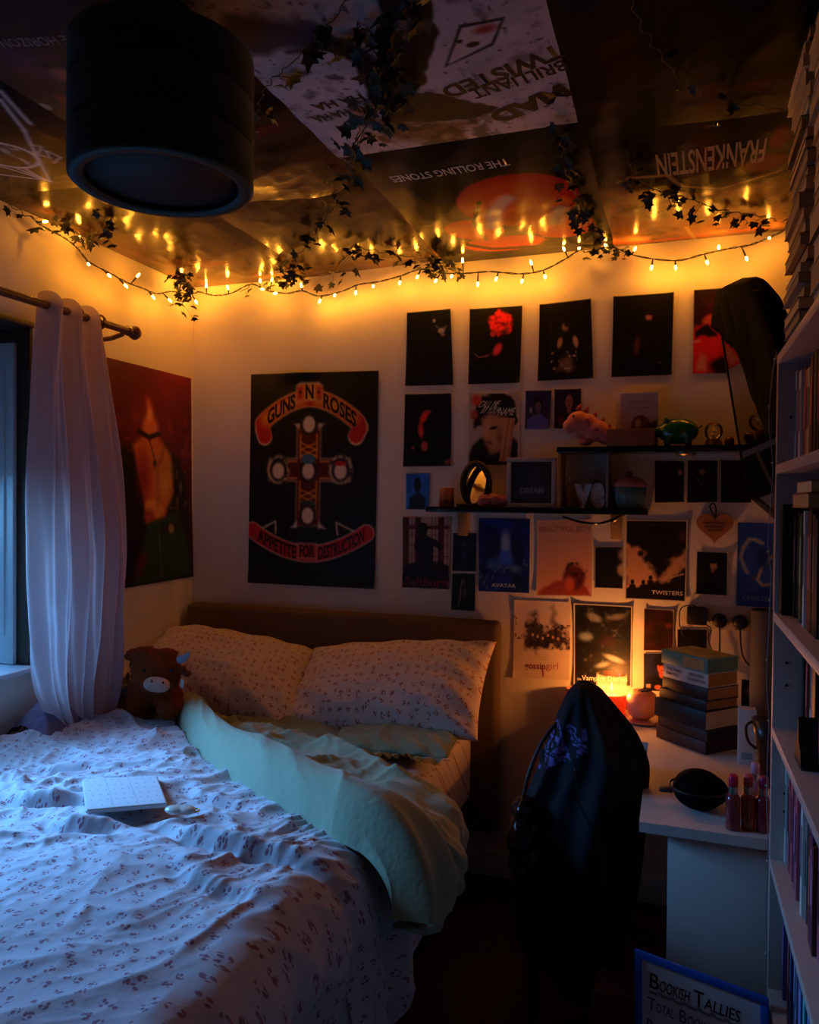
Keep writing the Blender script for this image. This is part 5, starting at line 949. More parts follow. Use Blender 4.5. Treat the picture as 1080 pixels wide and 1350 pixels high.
_p = PKC.node_tree.nodes['Principled BSDF']; _p.inputs['Subsurface Weight'].default_value = .4; _p.inputs['Subsurface Radius'].default_value = (.06, .03, .015); _p.inputs['Subsurface Scale'].default_value = 1.0
# stack of books, turned on the desk
Nn, Ll, Rr = at(930, 996, 'Z', DZ), at(861, 970, 'Z', DZ), at(976, 985, 'Z', DZ)
va = (Ll-Nn); va.z = 0; va.normalize(); vb = Vector((-va.y, va.x, 0)); vb = vb if vb.dot(Rr-Nn) > 0 else -vb
def paper(i): return mat('page_edges_%d' % (i % 4), [(196, 160, 104), (186, 150, 96), (206, 178, 128), (150, 112, 70)][i % 4], .9, var=.08, vscale=150)
def flat_book(z, t, ln, dp_, off, turn, c, label, i, pages=None, group=None, text=None, tcol=None, hard=True, rough=.45):
    M = Matrix.Translation(Nn+va*off[0]+vb*off[1]+Vector((0, 0, z-Nn.z))) @ Matrix((va, vb, Vector((0, 0, 1)))).transposed().to_4x4() @ Matrix.Rotation(turn, 4, 'Z')
    base = M @ Vector((ln/2, dp_/2, 0)); o = thing('book', label, 'book', base, group)
    k = MB(M); w_ = .0025; k.box((0, 0, 0), (ln, dp_, w_), .0008).box((0, 0, t-w_), (ln, dp_, t), .0008).box((0, 0, w_*.5), (ln, w_, t-w_*.5), .0008)
    k.build('cover', mat('cover_'+label.replace(' ', '_')[:24], c, rough, var=.15, vscale=30), o)
    ins = .003 if hard else .0006
    MB(M).box((ins, w_, w_), (ln-ins, dp_-ins, t-w_)).build('pages', pages or paper(i), o)
    for (s, a0, a1, z0, z1) in (text or []):
        V, T, _ = text_tris(s, .015); Vs = [M @ Vector((a0+(a1-a0)*v[0], -.0004, z0+(z1-z0)*v[1])) for v in V]
        put(fastmesh('spine_text', [tuple(v) for v in Vs], [T]), 'spine_text', mat('ink_%d_%d_%d' % tuple(tcol), tcol, .5), o, smooth=False)
    return o, M
zz = D0; L0 = .205
spec = [(.040, .205, .150, (0, 0), 0, (70, 34, 28), 'dark red-brown hardback at the bottom of the desk stack', (58, 34, 28)), (.033, .206, .150, (-.002, .004), .01, (62, 38, 30), 'brown book second from the bottom of the desk stack', (44, 30, 26)), (.060, .208, .150, (-.002, -.004), -.02, (22, 24, 30), 'thick black hardback with pale pages in the desk stack', (196, 172, 134)), (.031, .200, .140, (.004, .004), .03, (30, 24, 22), 'thin dark book with tan pages in the desk stack', (150, 108, 66)), (.038, .190, .135, (.004, .010), .02, (44, 28, 24), 'dark brown paperback under the white-spined book', (160, 116, 68)), (.045, .186, .130, (.004, .012), .0, (206, 200, 196), 'white-spined fantasy paperback second from the top of the desk stack', (166, 118, 62))]
lefts = [None]*6
for i, (t, ln, d_, off, tn, c, lab, pc_) in enumerate(spec):
    tx = None; tcol = None
    if i == 5: tx = [('THE FINAL', .186-.10+.085, .105, .026, .036), ('EMPIRE', .186-.10+.085, .120, .011, .021), ('BRANDON', .075, .018, .026, .036), ('SANDERSON', .082, .010, .011, .021)]; tcol = (50, 54, 62)
    if i == 2: tx = [('HOUSE OF FLAME', .17, .05, .022, .038)] if False else None
    flat_book(zz, t, ln, d_, off, tn, c, lab, i, mat('pages_desk_%d' % i, pc_, .9, var=.1, vscale=150), 'books stacked on the desk', tx, tcol, i < 4); zz += t+.0006
o, M = flat_book(zz, .045, .192, .140, (.002, .006), .01, (96, 150, 140), 'teal illustrated book on top of the desk stack', 9, mat('pages_teal', (86, 124, 104), .8), 'books stacked on the desk', None, None)
MB(M).box((.012, -.0012, .006), (.10, .0, .040)).build('spine_panel', mat('ochre_panel', (176, 150, 96), .5, var=.4, vscale=60), o)
V, T, _ = text_tris('ODE', .02); put(fastmesh('t', [tuple(M @ Vector((.15-.045*v[0], -.0006, .010+.026*v[1]))) for v in V], [T]), 'spine_text', mat('teal_ink', (50, 96, 100), .5), o, smooth=False) if False else None
MB(M).box((.006, .006, .0452), (.186, .134, .0464), .0004).build('cover_art', mat('ochre_art', (170, 150, 96), .5, var=.6, vscale=26), o)
# black padded case
c = at(920, 1068, 'Z', DZ); hc_ = thing('padded_case', 'black round padded case with a small strap tab on the desk front', 'case', (c.x, c.y, D0)); CL = mat('black_felt', (8, 7, 8), .95, var=.2, bump=.3, bscale=400, spec=.1); cc_ = Vector((c.x+.002, c.y+.015, D0+.048))
b = blob([(cc_, (.064, .068, .050)), (cc_+Vector((.012, .02, -.006)), (.062, .062, .041))], .005, 6)
for v in b.vertices: v.co.z = max(v.co.z, D0)
put(b, 'case_body', CL, hc_)
MB().tube([cc_+Vector((.0705*math.cos(2*PI*k/48), .0685*math.sin(2*PI*k/48), .006)) for k in range(49)], .003, 6, cap=False).build('zip_seam', BP, hc_, True)
MB().box(cc_+Vector((-.096, -.022, -.012)), cc_+Vector((-.062, .010, -.004)), .003).build('strap_tab', mat('dark_grey_strap', (42, 42, 46), .6), hc_)
# body mists
def mist(px, py, liq, cap, label, s=1.0):
    c = at(px, py, 'Z', DZ); o = thing('body_mist_bottle', label, 'bottle', (c.x, c.y, D0), 'body mist bottles on the desk'); x, y = c.x, c.y; r = .0165*s
    MB().lathe([(r*.9, D0), (r, D0+.003), (r, D0+.074*s), (r*.75, D0+.083*s), (r*.5, D0+.086*s)], (x, y, 0), 28).build('bottle_body', mat('mist_'+label.split()[0]+label.split()[1], liq, .12, trans=.35, coat=.4, var=.15), o, True)
    MB().lathe([(r*.62, D0+.086*s), (r*.62, D0+.104*s)], (x, y, 0), 24).build('silver_collar', mat('silver_collar', (190, 188, 190), .25, .9), o)
    MB().lathe([(r*.66, D0+.104*s), (r*.66, D0+.126*s), (r*.5, D0+.131*s)], (x, y, 0), 24).build('cap', mat('cap_'+label.split()[0]+label.split()[1], cap, .35), o, True)
mist(966, 1093, (150, 62, 68), (206, 20, 70), 'pink body mist bottle with a bright magenta cap, front left of the row')
mist(986, 1093, (150, 74, 58), (196, 84, 92), 'rose body mist bottle with a coral cap, middle of the row')
mist(1006, 1096, (140, 56, 74), (150, 40, 90), 'plum body mist bottle with a purple cap beside the bookcase')
mist(995, 1070, (206, 140, 160), (214, 150, 176), 'pale pink body mist bottle standing behind the other mists', .95)
c = at(985, 1008, 'Z', DZ); wb = thing('white_carton', 'tall white carton standing beside the book stack', 'box', (c.x, c.y+.02, D0)); zt = at(985, 936, 'Y', c.y).z
MB().box((c.x-.024, c.y, D0), (c.x+.024, c.y+.045, zt), .001).build('carton', mat('white_card', (206, 204, 204), .6), wb)
MB().box((c.x-.015, c.y-.0006, D0+.015), (c.x+.015, c.y, D0+.035)).build('blue_label', mat('pale_blue_label', (140, 160, 176), .6), wb)
c = at(1003, 1045, 'Z', DZ); vs_ = thing('tapered_pot', 'dark brown tapered pot with a handle beside the white carton', 'pot', (c.x+.02, c.y+.05, D0)); BR = mat('dark_brown_glaze', (54, 38, 32), .35, coat=.3)
MB().lathe([(.018, D0), (.020, D0+.01), (.030, D0+.12), (.042, D0+.185), (.040, D0+.185), (.028, D0+.12), (.0005, D0+.03)], (c.x+.022, c.y+.06, 0), 32, cap=False).build('pot_body', BR, vs_, True)
MB().tube(catmull([(c.x-.017, c.y+.06, D0+.176), (c.x-.034, c.y+.055, D0+.160), (c.x-.028, c.y+.06, D0+.12), (c.x-.008, c.y+.06, D0+.10)], 5), .004, 8).build('handle', BR, vs_, True)
# ================================================================== chair, jacket, box, board
ch = thing('desk_chair', 'dark wooden chair hidden under the black jacket in front of the desk', 'chair', (-.27, 2.3, 0)); DC = mat('near_black_wood', (24, 19, 18), .5)
MB().box((-.42, 2.15, .43), (-.12, 2.50, .46), .012).build('seat', DC, ch)
MB().box((-.36, 2.17, .60), (-.16, 2.19, .80), .01).build('backrest', DC, ch)
for x in (-.37, -.15):
    MB().box((x-.015, 2.16, .0), (x+.015, 2.19, .43), .004).build('leg', DC, ch); MB().box((x-.015, 2.45, .0), (x+.015, 2.48, .43), .004).build('leg', DC, ch); MB().box((x-.015, 2.165, .45), (x+.015, 2.19, .62), .004).build('back_post', DC, ch)
def jacket_mesh():
    rows = [(899, 764, 778), (908, 752, 792), (925, 742, 806), (945, 734, 822), (965, 727, 838), (985, 718, 848), (1005, 712, 854), (1030, 702, 853), (1060, 692, 850), (1100, 682, 848), (1150, 676, 842), (1200, 676, 832), (1250, 684, 818), (1290, 694, 800)]
    YJ = 2.20; na, nr = 160, 120; tr = np.linspace(0, 1, nr)
    A = cinterp([list(at(l, y, 'Y', YJ))+list(at(r_, y, 'Y', YJ)) for y, l, r_ in rows], tr)
    th = np.linspace(0, 2*PI, na, endpoint=False); TH, T = np.meshgrid(th, tr)
    xl, z, xr = A[:, None, 0], (A[:, None, 2]+A[:, None, 5])/2, A[:, None, 3]
    cx = (xl+xr)/2; rx = (xr-xl)/2; ry = np.interp(tr, [0, .05, .15, .35, .7, 1], [.008, .035, .06, .085, .10, .09])[:, None]
    f = np.clip(T*4, 0, 1)
    fold = 1+f*(.10*np.sin(TH*5+T*3.0)+.07*np.sin(TH*11+2+4*T*T)+.12*(ridge(np.sin(TH)*2.2+3, T*3+np.cos(TH)*1.5, 3, 7)-.5))
    X = cx+rx*np.cos(TH)*(1+.25*(fold-1)); Y = YJ+.0+ry*np.sin(TH)*fold; Z = z+f*.012*np.sin(TH*3+1)
    # the hem is cut at an angle and hangs in points
    Z = Z+np.clip(T-.9, 0, 1)*.8*(.4+.6*np.sin(TH*2+.6))
    ink = np.ones((nr, na, 3))*np.array((25, 28, 37)); sw = (fbm(X*22, Z*22, 3, 9)); m = (X > -.372)&(X < -.222)&(Z > .735)&(Z < .885)&(np.sin(TH) < .1)&((X+.372)*.55+.735+.02 < Z+.02)
    ln = m & (np.abs(((sw*9) % 1)-.5) < .22) & (np.sin((X*60+Z*25)) > -.8); ink[ln] = (112, 104, 176)
    br = (X > -.26)&(Z > .80)&(np.sin(TH) < 0)&(np.abs(X+.20-(.93-Z)*.35) < .035); ink[br] = (46, 32, 28)
    me = fastmesh('jacket', np.stack([X, Y, Z], -1).reshape(-1, 3), [gridfaces(na, nr, True)], ink=lin(ink).reshape(-1, 3)); return me
jk = put(jacket_mesh(), 'jacket', mat_print('jacket_cloth', .8, .25, bump=.15)); tag(jk, 'black hooded jacket with a violet printed motif draped over the desk chair', 'jacket')
zp = MB(); zp.tube(catmull([at(758, 1010, 'Y', 2.085), at(765, 1060, 'Y', 2.07), at(790, 1110, 'Y', 2.07), at(794, 1170, 'Y', 2.075), at(797, 1215, 'Y', 2.08)], 8), .0025, 6); zp.build('zip', mat('dark_zip', (60, 58, 56), .3, .8), jk, True)
b = MB(); c = at(690, 1060, 'Y', 2.12); hb_ = thing('black_bag', 'shiny black bag hanging at the left side of the jacket', 'bag', (c.x-.0, 2.12, c.z-.16))
put(blob([(c+Vector((.0, 0, -.02)), (.030, .05, .045)), (c+Vector((.0, 0, -.09)), (.045, .06, .07)), (c+Vector((.01, 0, -.15)), (.05, .06, .05))], .006, 4, .010, 28), 'bag_body', mat('black_vinyl', (15, 15, 16), .25, bump=.3, bscale=40), hb_)
MB().tube(catmull([c+Vector((0, 0, .015)), c+Vector((.016, -.01, .09)), c+Vector((.045, .02, .17)), c+Vector((.08, .06, .22))], 6), .006, 8).build('strap', mat('brown_strap', (66, 44, 40), .6), hb_, True)
cb = thing('cardboard_box', 'brown cardboard box on the floor behind the whiteboard', 'box', (-.10, 2.03, 0)); CB = mat('brown_card', (112, 62, 38), .8, var=.12)
b = MB(); b.box((-.185, 1.99, 0), (-.02, 2.10, .245), .003); b.build('box_body', CB, cb); MB().box((-.183, 1.992, .2455), (-.022, 2.098, .249), .001).build('flap', CB, cb)
TLc, TRc = at(836, 1251, 'Z', .46), at(1013, 1317, 'Z', .445); dn_ = Vector((.012, -.075, -.435)); BLc, BRc = TLc+dn_, TRc+dn_
brd = thing('whiteboard', 'blue-framed whiteboard with handwritten book tallies leaning against the desk end', 'whiteboard', ((TLc.x+TRc.x)/2, (BLc.y+BRc.y)/2, min(BLc.z, BRc.z)))
uu = (TRc-TLc); W_ = uu.length; uu.normalize(); vv = dn_.normalized(); H_ = dn_.length; nn = uu.cross(vv); nn = nn if nn.y < 0 else -nn
M = Matrix.Translation(TLc) @ Matrix((uu, vv, nn)).transposed().to_4x4(); f = MB(M); t = .017
for a, b_ in (((0, 0, -.012), (W_, t, 0)), ((0, H_-t, -.012), (W_, H_, 0)), ((0, t, -.012), (t, H_-t, 0)), ((W_-t, t, -.012), (W_, H_-t, 0))): f.box(a, b_, .003)
f.build('frame', mat('blue_plastic', (24, 110, 224), .4), brd)
P = Pic(60, 90, (238, 240, 246), [M @ Vector(q) for q in ((t, t, -.006), (W_-t, t, -.006), (W_-t, H_-t, -.006), (t, H_-t, -.006))])
def hand(s, u0, v0, u1, v1, col, b_=.0): P.text(s, u0, v0, u1, v1, col, b_, shear=.05)
K = (20, 18, 30); BL_ = (36, 62, 132)
hand('B', .07, .055, .155, .135, K, .01); hand('OOKISH', .16, .075, .42, .135, K, .01); hand('T', .455, .055, .54, .135, K, .01); hand('ALLIES', .545, .075, .84, .135, K, .01)
P.line([(.07+.02*k, .155+.006*math.sin(k*1.1)) for k in range(41)], .007, K)
hand('T', .05, .185, .12, .25, BL_); hand('OTAL', .125, .20, .285, .25, BL_); hand('B', .33, .185, .39, .25, BL_); hand('OOKS -', .40, .20, .62, .25, BL_); hand('363', .65, .19, .79, .25, (190, 30, 60), .01)
hand('R', .04, .30, .11, .37, BL_); hand('EAD', .115, .315, .24, .37, BL_); hand('B', .285, .30, .35, .37, BL_); hand('OOKS -', .355, .315, .58, .37, BL_)
P.build('writing_surface', mat_print('whiteboard_film', .3), tuple(nn), parent=brd, curl=0, off=0)
# ================================================================== bookcase along the right wall
BX0, BX1, BY0, BY1 = .208, .47, .95, 1.888; BW = mat('greyed_white_board', (184, 160, 150), .5, var=.05)
bc = thing('bookcase', 'tall white bookcase packed with books along the right wall', 'bookcase', (.34, 1.42, 0))
for y in (BY0, BY1-.022): MB().box((BX0, y, 0), (BX1, y+.022, 1.83), .001).build('side_panel', BW, bc)
SHZ = [1.83, 1.586, 1.26, 1.006, .711, .42, .08]
for i, z in enumerate(SHZ): MB().box((BX0-.0005, BY0+(0 if i == 0 else .0222), z-.02), (BX1, BY1-(0 if i == 0 else .0222), z), .001).build('shelf_board', BW, bc)
MB().box((BX1-.006, BY0+.023, .09), (BX1-.001, BY1-.023, 1.80)).build('back_panel', BW, bc)
for z in (1.69, 1.15, 1.10, .86, .82):
    pg_ = MB(); pg_.lathe([(.003, 0), (.003, .0012)], (.235, BY1-.0225, z), 10, axis=(0, -1, 0)); pg_.build('peg_hole', mat('peg_dark', (20, 18, 18), .8), bc)
_bc = {}
def pages_m(i): return mat('shelf_pages_%d' % (i % 3), [(200, 164, 112), (182, 148, 100), (214, 186, 140)][i % 3], .9, var=.1, vscale=160)
def cover_m(c): return mat('cover_%d_%d_%d' % tuple(c), c, .45, var=.15, vscale=40)
NAMES = {}
def cname(c):
    r, g, b = c
    base = [('white', (206, 200, 192)), ('cream', (196, 168, 124)), ('black', (22, 20, 22)), ('dark brown', (62, 38, 30)), ('brick red', (130, 48, 36)), ('maroon', (84, 26, 34)), ('orange', (184, 88, 40)), ('navy', (32, 40, 72)), ('blue', (52, 84, 132)), ('teal', (40, 100, 104)), ('pink', (182, 84, 104)), ('grey', (120, 114, 114)), ('tan', (150, 112, 74)), ('purple', (84, 52, 96)), ('green', (52, 80, 50))]
    return min(base, key=lambda q: sum((a-d)**2 for a, d in zip(q[1], c)))[0]
def lay(y0, y1, x0, dep, z, t, c, label, i, group, tilt=0):
    o = thing('book', label, 'book', (x0+dep/2, (y0+y1)/2, z), group); w_ = .002
    MB().box((x0, y0, z), (x0+dep, y1, z+w_), .0006).box((x0, y0, z+t-w_), (x0+dep, y1, z+t), .0006).box((x0+dep-w_, y0, z+w_*.5), (x0+dep, y1, z+t-w_*.5)).build('cover', cover_m(c), o)
    MB().box((x0+.002, y0+.0015, z+w_), (x0+dep-w_, y1-.0015, z+t-w_)).build('pages', pages_m(i), o)
    return o
def stand(y1, t, x0, dep, z, h, c, label, i, group):
    o = thing('book', label, 'book', (x0+dep/2, y1-t/2, z), group); w_ = .0018
    MB().box((x0, y1-t, z), (x0+dep, y1-t+w_, z+h), .0006).box((x0, y1-w_, z), (x0+dep, y1, z+h), .0006).box((x0, y1-t+w_*.5, z), (x0+w_, y1-w_*.5, z+h)).build('cover', cover_m(c), o)
    MB().box((x0+w_, y1-t+w_, z+.002), (x0+dep-.002, y1-w_, z+h-.003)).build('pages', pages_m(i), o)
    # a printed band and title bar on the spine
    cc_ = tuple(int(min(255, q*1.6+40)) if sum(c) < 300 else int(q*.45) for q in c)
    MB().box((x0-.0004, y1-t*.78, z+h*.35), (x0, y1-t*.22, z+h*.80)).build('spine_title', cover_m(cc_), o)
    return o
ORD = ['lowest', 'second', 'third', 'fourth', 'fifth', 'sixth', 'seventh', 'eighth', 'ninth', 'tenth', 'eleventh', 'twelfth', 'thirteenth', 'fourteenth', 'fifteenth', 'sixteenth', 'seventeenth', 'eighteenth', 'nineteenth', 'twentieth', 'twenty-first', 'twenty-second', 'twenty-third', 'twenty-fourth']
r = random.Random(5)
PALT = [(150, 112, 74), (62, 38, 30), (196, 168, 124), (84, 26, 34), (22, 20, 22), (150, 112, 74), (196, 168, 124), (120, 114, 114), (32, 40, 72)]
def stack(y0, y1, x0, zs, name, nmax, tlo, thi, first=()):
    z = zs+.0004; i = 0
    while i < nmax:
        t = first[i][0] if i < len(first) else r.uniform(tlo, thi)
        if z+t > ZC-.035: break
        c = first[i][1] if i < len(first) else PALT[r.randrange(len(PALT))]
        dy = r.uniform(0, .018); dx = r.uniform(-.006, .010); dep = r.uniform(.13, .16)
        lab = '%s book lying flat, %s, in the %s stack on the bookcase' % (cname(c), 'lowest' if i == 0 else ORD[i]+' from the bottom', name)
        lay(y0+dy, y1-r.uniform(0, .012), x0+dx, dep, z, t, c, lab, i, 'books stacked on top of the bookcase'); z += t+.0005; i += 1
stack(1.655, 1.878, .222, 1.83, 'far', 24, .019, .034)
stack(1.385, 1.60, .226, 1.83, 'near', 22, .022, .038, [(.055, (206, 200, 192)), (.05, (120, 114, 114)), (.045, (206, 200, 192)), (.05, (22, 20, 22))])
def row(k, z, x0, pal, hlo, hhi, tlo, thi, rowname, ystop=1.50, y=BY1-.0235):
    r2 = random.Random(40+k); used = {}; i = 0; prev = None
    while y > ystop:
        t = r2.uniform(tlo, thi); h = r2.uniform(hlo, hhi); c = pal[i % len(pal)]; cn_ = cname(c)
        lab = '%s upright book, %s from the far end of the %s' % (cn_, 'first' if i == 0 else ORD[i] if i else '', rowname)
        stand(y, t, x0+r2.uniform(-.004, .006), r2.uniform(.12, .16), z+.0004, h, c, lab, i, 'upright books on the '+rowname); y -= t+.0008; i += 1
row(0, 1.586, .246, [(206, 200, 192), (84, 26, 34), (206, 200, 192), (130, 48, 36), (184, 88, 40), (196, 168, 124), (62, 38, 30), (130, 48, 36), (206, 200, 192), (22, 20, 22)], .185, .205, .016, .03, 'top shelf')
row(1, 1.26, .240, [(62, 38, 30), (22, 20, 22), (62, 38, 30), (52, 80, 50), (120, 114, 114), (206, 200, 192), (84, 26, 34), (130, 48, 36), (62, 38, 30)], .205, .232, .018, .032, 'second shelf', y=1.815)
row(2, 1.006, .266, [(22, 20, 22), (182, 84, 104), (130, 48, 36), (206, 200, 192), (84, 26, 34), (182, 84, 104)], .19, .215, .018, .032, 'third shelf')
row(4, .42, .236, [(32, 40, 72), (84, 52, 96), (52, 84, 132), (22, 20, 22), (40, 100, 104), (52, 84, 132), (84, 26, 34), (32, 40, 72), (52, 84, 132), (206, 200, 192), (40, 100, 104)], .20, .235, .014, .026, 'fifth shelf', 1.45)
row(3, .711, .238, [(206, 200, 192), (120, 114, 114), (182, 84, 104), (84, 26, 34), (182, 84, 104), (130, 48, 36), (84, 52, 96), (84, 26, 34), (182, 84, 104), (32, 40, 72), (40, 100, 104)], .19, .225, .014, .026, 'fourth shelf', 1.47)
lay(1.56, 1.76, .226, .14, 1.4925, .028, (184, 88, 40), 'orange book lying on top of the upright second-shelf books', 1, None)
lay(1.57, 1.75, .232, .13, 1.521, .024, (130, 48, 36), 'brick red book lying topmost over the second-shelf books', 2, None)
bd = MB(); bd.box((.216, 1.822, 1.2604), (.30, 1.862, 1.50), .004); bd = bd.build('black_file', mat('black_card', (16, 14, 14), .6)); 
tag(bd, 'black upright file box at the far end of the second shelf', 'file box')
be = thing('bookend', 'black angular bookend on the third shelf of the bookcase', 'bookend', (.25, 1.60, 1.0064))
b = MB(); b.prism([(0, 0), (.085, 0), (.075, .03), (.05, .045), (.045, .09), (.03, .05), (.012, .03)], (.225, 1.66, 1.0064), (0, -1, 0), (0, 0, 1), (.03, 0, 0)); b.build('bookend_body', mat('black_card', (16, 14, 14)), be)
wl = thing('wire_lights', 'fine pale wire of tiny unlit lights running down the bookcase edge', 'string lights', (BX0-.004, BY1-.01, .1))
wp = [(1026, 462), (1021, 478), (1016, 520), (1014, 560), (1019, 610), (1017, 660), (1014, 690), (1013, 720), (1017, 760), (1015, 800), (1013, 850), (1011, 900), (1014, 950), (1012, 1000), (1011, 1060), (1013, 1120), (1010, 1200), (1012, 1270), (1009, 1330), (1008, 1440), (1008, 1560), (1007, 1700)]
wc = catmull([at(x, y, 'Y', BY1-.02) for x, y in wp], 5)
for p in wc: p.z = max(p.z, .002)
for p in wc: p.x = min(p.x, BX0-.004)
WM = mat('pale_wire', (150, 140, 140), .4, .3); MB().tube(wc, .0011, 5).build('wire', WM, wl, True)
for k in range(4, len(wc)-2, 8): MB().ball(wc[k]+Vector((-.001, -.001, 0)), .003, 1).build('tiny_light', mat('clear_bead', (206, 190, 170), .15), wl, True)
# ================================================================== television
TL = at(942, 386, 'Y', 2.80); BL = at(1004, 660, 'Y', 2.80); TR = at(1000, 382, 'Y', 2.30)
a = (BL-TL); bvec = (TR-TL); bu = bvec.normalized(); au = (a-bu*a.dot(bu)).normalized(); nrm = au.cross(bu); nrm = nrm if nrm.x < 0 else -nrm
Hh = a.length; Ww = bvec.length
M = Matrix.Translation(TL) @ Matrix((bu, au, nrm)).transposed().to_4x4()
tv = thing('television', 'black glossy television tilted down from the wall above the desk, reflecting the shelf', 'television', BL)
TB = mat('tv_black', (11, 11, 12), .35, var=.1)
def rr(x0, y0, x1, y1, rd, n=6):
    o = []
    for cx, cy, a0 in ((x1-rd, y0+rd, -PI/2), (x1-rd, y1-rd, 0), (x0+rd, y1-rd, PI/2), (x0+rd, y0+rd, PI)):
        o += [(cx+rd*math.cos(a0+PI/2*k/n), cy+rd*math.sin(a0+PI/2*k/n)) for k in range(n+1)]
    return o
MB(M).prism(rr(0, 0, Ww, Hh, .035), (0, 0, -.035), (1, 0, 0), (0, 1, 0), (0, 0, .033)).build('casing', TB, tv)
MB(M).prism(rr(.05, .08, Ww-.05, Hh-.08, .05), (0, 0, -.07), (1, 0, 0), (0, 1, 0), (0, 0, .035)).build('back_bulge', TB, tv)
MB(M).prism(rr(.014, .016, Ww-.014, Hh-.03, .006), (0, 0, -.0018), (1, 0, 0), (0, 1, 0), (0, 0, .0008)).build('screen', mat('dark_screen', (10, 10, 11), .035, var=0, spec=1.0, coat=1.0), tv)
f = MB(M); t = .012
for p, q in (((0.03, 0, -.002), (Ww-.03, t, .002)), ((.03, Hh-.028, -.002), (Ww-.03, Hh, .002)), ((0, .03, -.002), (t, Hh-.03, .002)), ((Ww-t, .03, -.002), (Ww, Hh-.03, .002))): f.box(p, q, .001)
f.build('bezel', TB, tv)
cen = M @ Vector((Ww/2, Hh/2, -.07)); MB().tube([cen, Vector((.40, cen.y, cen.z)), Vector((.478, cen.y, cen.z))], .018, 10).build('wall_arm', TB, tv); MB().box((.466, cen.y-.06, cen.z-.08), (.479, cen.y+.06, cen.z+.08), .003).build('wall_plate', TB, tv)
# black cloth thrown over the top of the set
def onplane(px, py, off):
    d = F2+R3*((px-540)/CAMF)+U3*((675-py)/CAMF); o = Vector((0, 0, CAMZ)); q = TL+nrm*off; return o+d*((q-o).dot(nrm)/d.dot(nrm))
edge = [(941, 400), (939, 431), (951, 442), (962, 450), (971, 460), (976, 478), (983, 500), (992, 526), (996, 537), (1004, 557), (1012, 574), (1030, 560), (1026, 480), (1018, 440), (1006, 408), (995, 390), (976, 376), (958, 377), (945, 384)]
pp = [onplane(x, y, .012) for x, y in edge]
cm = MB(); fr_ = [cm.bm.verts.new(p+nrm*.004*math.sin(i*1.9)) for i, p in enumerate(pp)]; bk_ = [cm.bm.verts.new(p-nrm*(.05 if i > 9 else .006)+au*(-.012 if i > 12 else 0)) for i, p in enumerate(pp)]
cm.bm.faces.new(fr_)
for i in range(len(pp)): cm.bm.faces.new((fr_[i], fr_[(i+1) % len(pp)], bk_[(i+1) % len(pp)], bk_[i]))
cm.bm.faces.new(bk_[::-1]); bmesh.ops.triangulate(cm.bm, faces=list(cm.bm.faces)); bmesh.ops.subdivide_edges(cm.bm, edges=list(cm.bm.edges), cuts=2, use_grid_fill=True)
for v in cm.bm.verts: v.co += nrm*.006*mnoise.noise(v.co*18)
tc_ = cm.build('draped_cloth', mat('black_cloth', (14, 12, 13), .95, var=.2, bump=.4, bscale=120, spec=.1), smooth=True); tag(tc_, 'black cloth thrown over the top of the television', 'cloth')
# ================================================================== things lying on the bed
_n = len(duv.data.vertices); _dv = np.empty(_n*3, 'f'); duv.data.vertices.foreach_get('co', _dv); _dv = _dv.reshape(-1, 3)+np.array(duv.location)
def bedtop(x, y, r=.05, q=1.0):
    m = np.hypot(_dv[:, 0]-x, _dv[:, 1]-y) < r
    return float(np.quantile(_dv[m, 2], q)) if m.any() else ZT+.06
# brown shaggy cow
BRN = mat('brown_fur', (128, 56, 22), .95, var=.35, vscale=70, bump=.8, bscale=240, sheen=.05, spec=.1)
cw = thing('plush_cow', 'brown shaggy toy cow with a pale muzzle and a grey horn leaning on the pillow', 'soft toy', at(205, 950, 'Y', 2.25))
def cp(px, py, y=2.27): return at(px, py, 'Y', y)
zb = cp(205, 950).z
put(blob([(cp(206, 886, 2.25), (.094, .075, .078)), (cp(202, 905, 2.31), (.08, .085, .085)), (cp(183, 925, 2.27), (.043, .045, .075)), (cp(184, 940, 2.25), (.044, .05, .042)), (cp(223, 922, 2.27), (.050, .050, .06)), (cp(226, 934, 2.23), (.044, .055, .038)), (cp(192, 862, 2.24), (.05, .04, .026)), (cp(176, 864, 2.25), (.03, .03, .022)), (cp(218, 863, 2.26), (.045, .04, .022))], .006, 3, .005, 90), 'body', BRN, cw)
put(blob([(cp(204, 902, 2.178), (.042, .030, .026)), (cp(210, 903, 2.180), (.040, .028, .026))], .004, 4), 'muzzle', mat('pale_pink_plush', (190, 146, 128), .9, sheen=.4), cw)
for px in (200, 215): MB().ball(cp(px, 898+(px-200)*.14, 2.152), (.003, .003, .005), 2).build('nostril', mat('black_bead', (10, 9, 10), .2), cw, True)
for px in (190, 226): MB().ball(cp(px, 884, 2.178), .0065, 2).build('eye', mat('black_bead', (10, 9, 10)), cw, True)
HN = mat('grey_felt', (140, 142, 156), .85)
for px, py, dx in ((236, 870, 1),):
    q = cp(px, py, 2.24); MB().tube([q, q+Vector((.022*dx, 0, .008)), q+Vector((.038*dx, 0, .022)), q+Vector((.046*dx, 0, .034))], [.014, .013, .009, .002], 12).build('horn', HN, cw, True)
for px, py, dx in ((240, 884, 1), (178, 876, -.3)):
    q = cp(px, py, 2.25); put(blob([(q, (.022, .012, .016)), (q+Vector((.02*dx, 0, -.008)), (.018, .010, .012))], .004, 3, .004, 90), 'ear', BRN, cw)
q = cp(240, 900, 2.23); MB().box(q+Vector((-.006, -.001, -.016)), q+Vector((.006, .001, .012)), .0005).build('care_tag', mat('white_tag', (206, 200, 196), .7), cw)
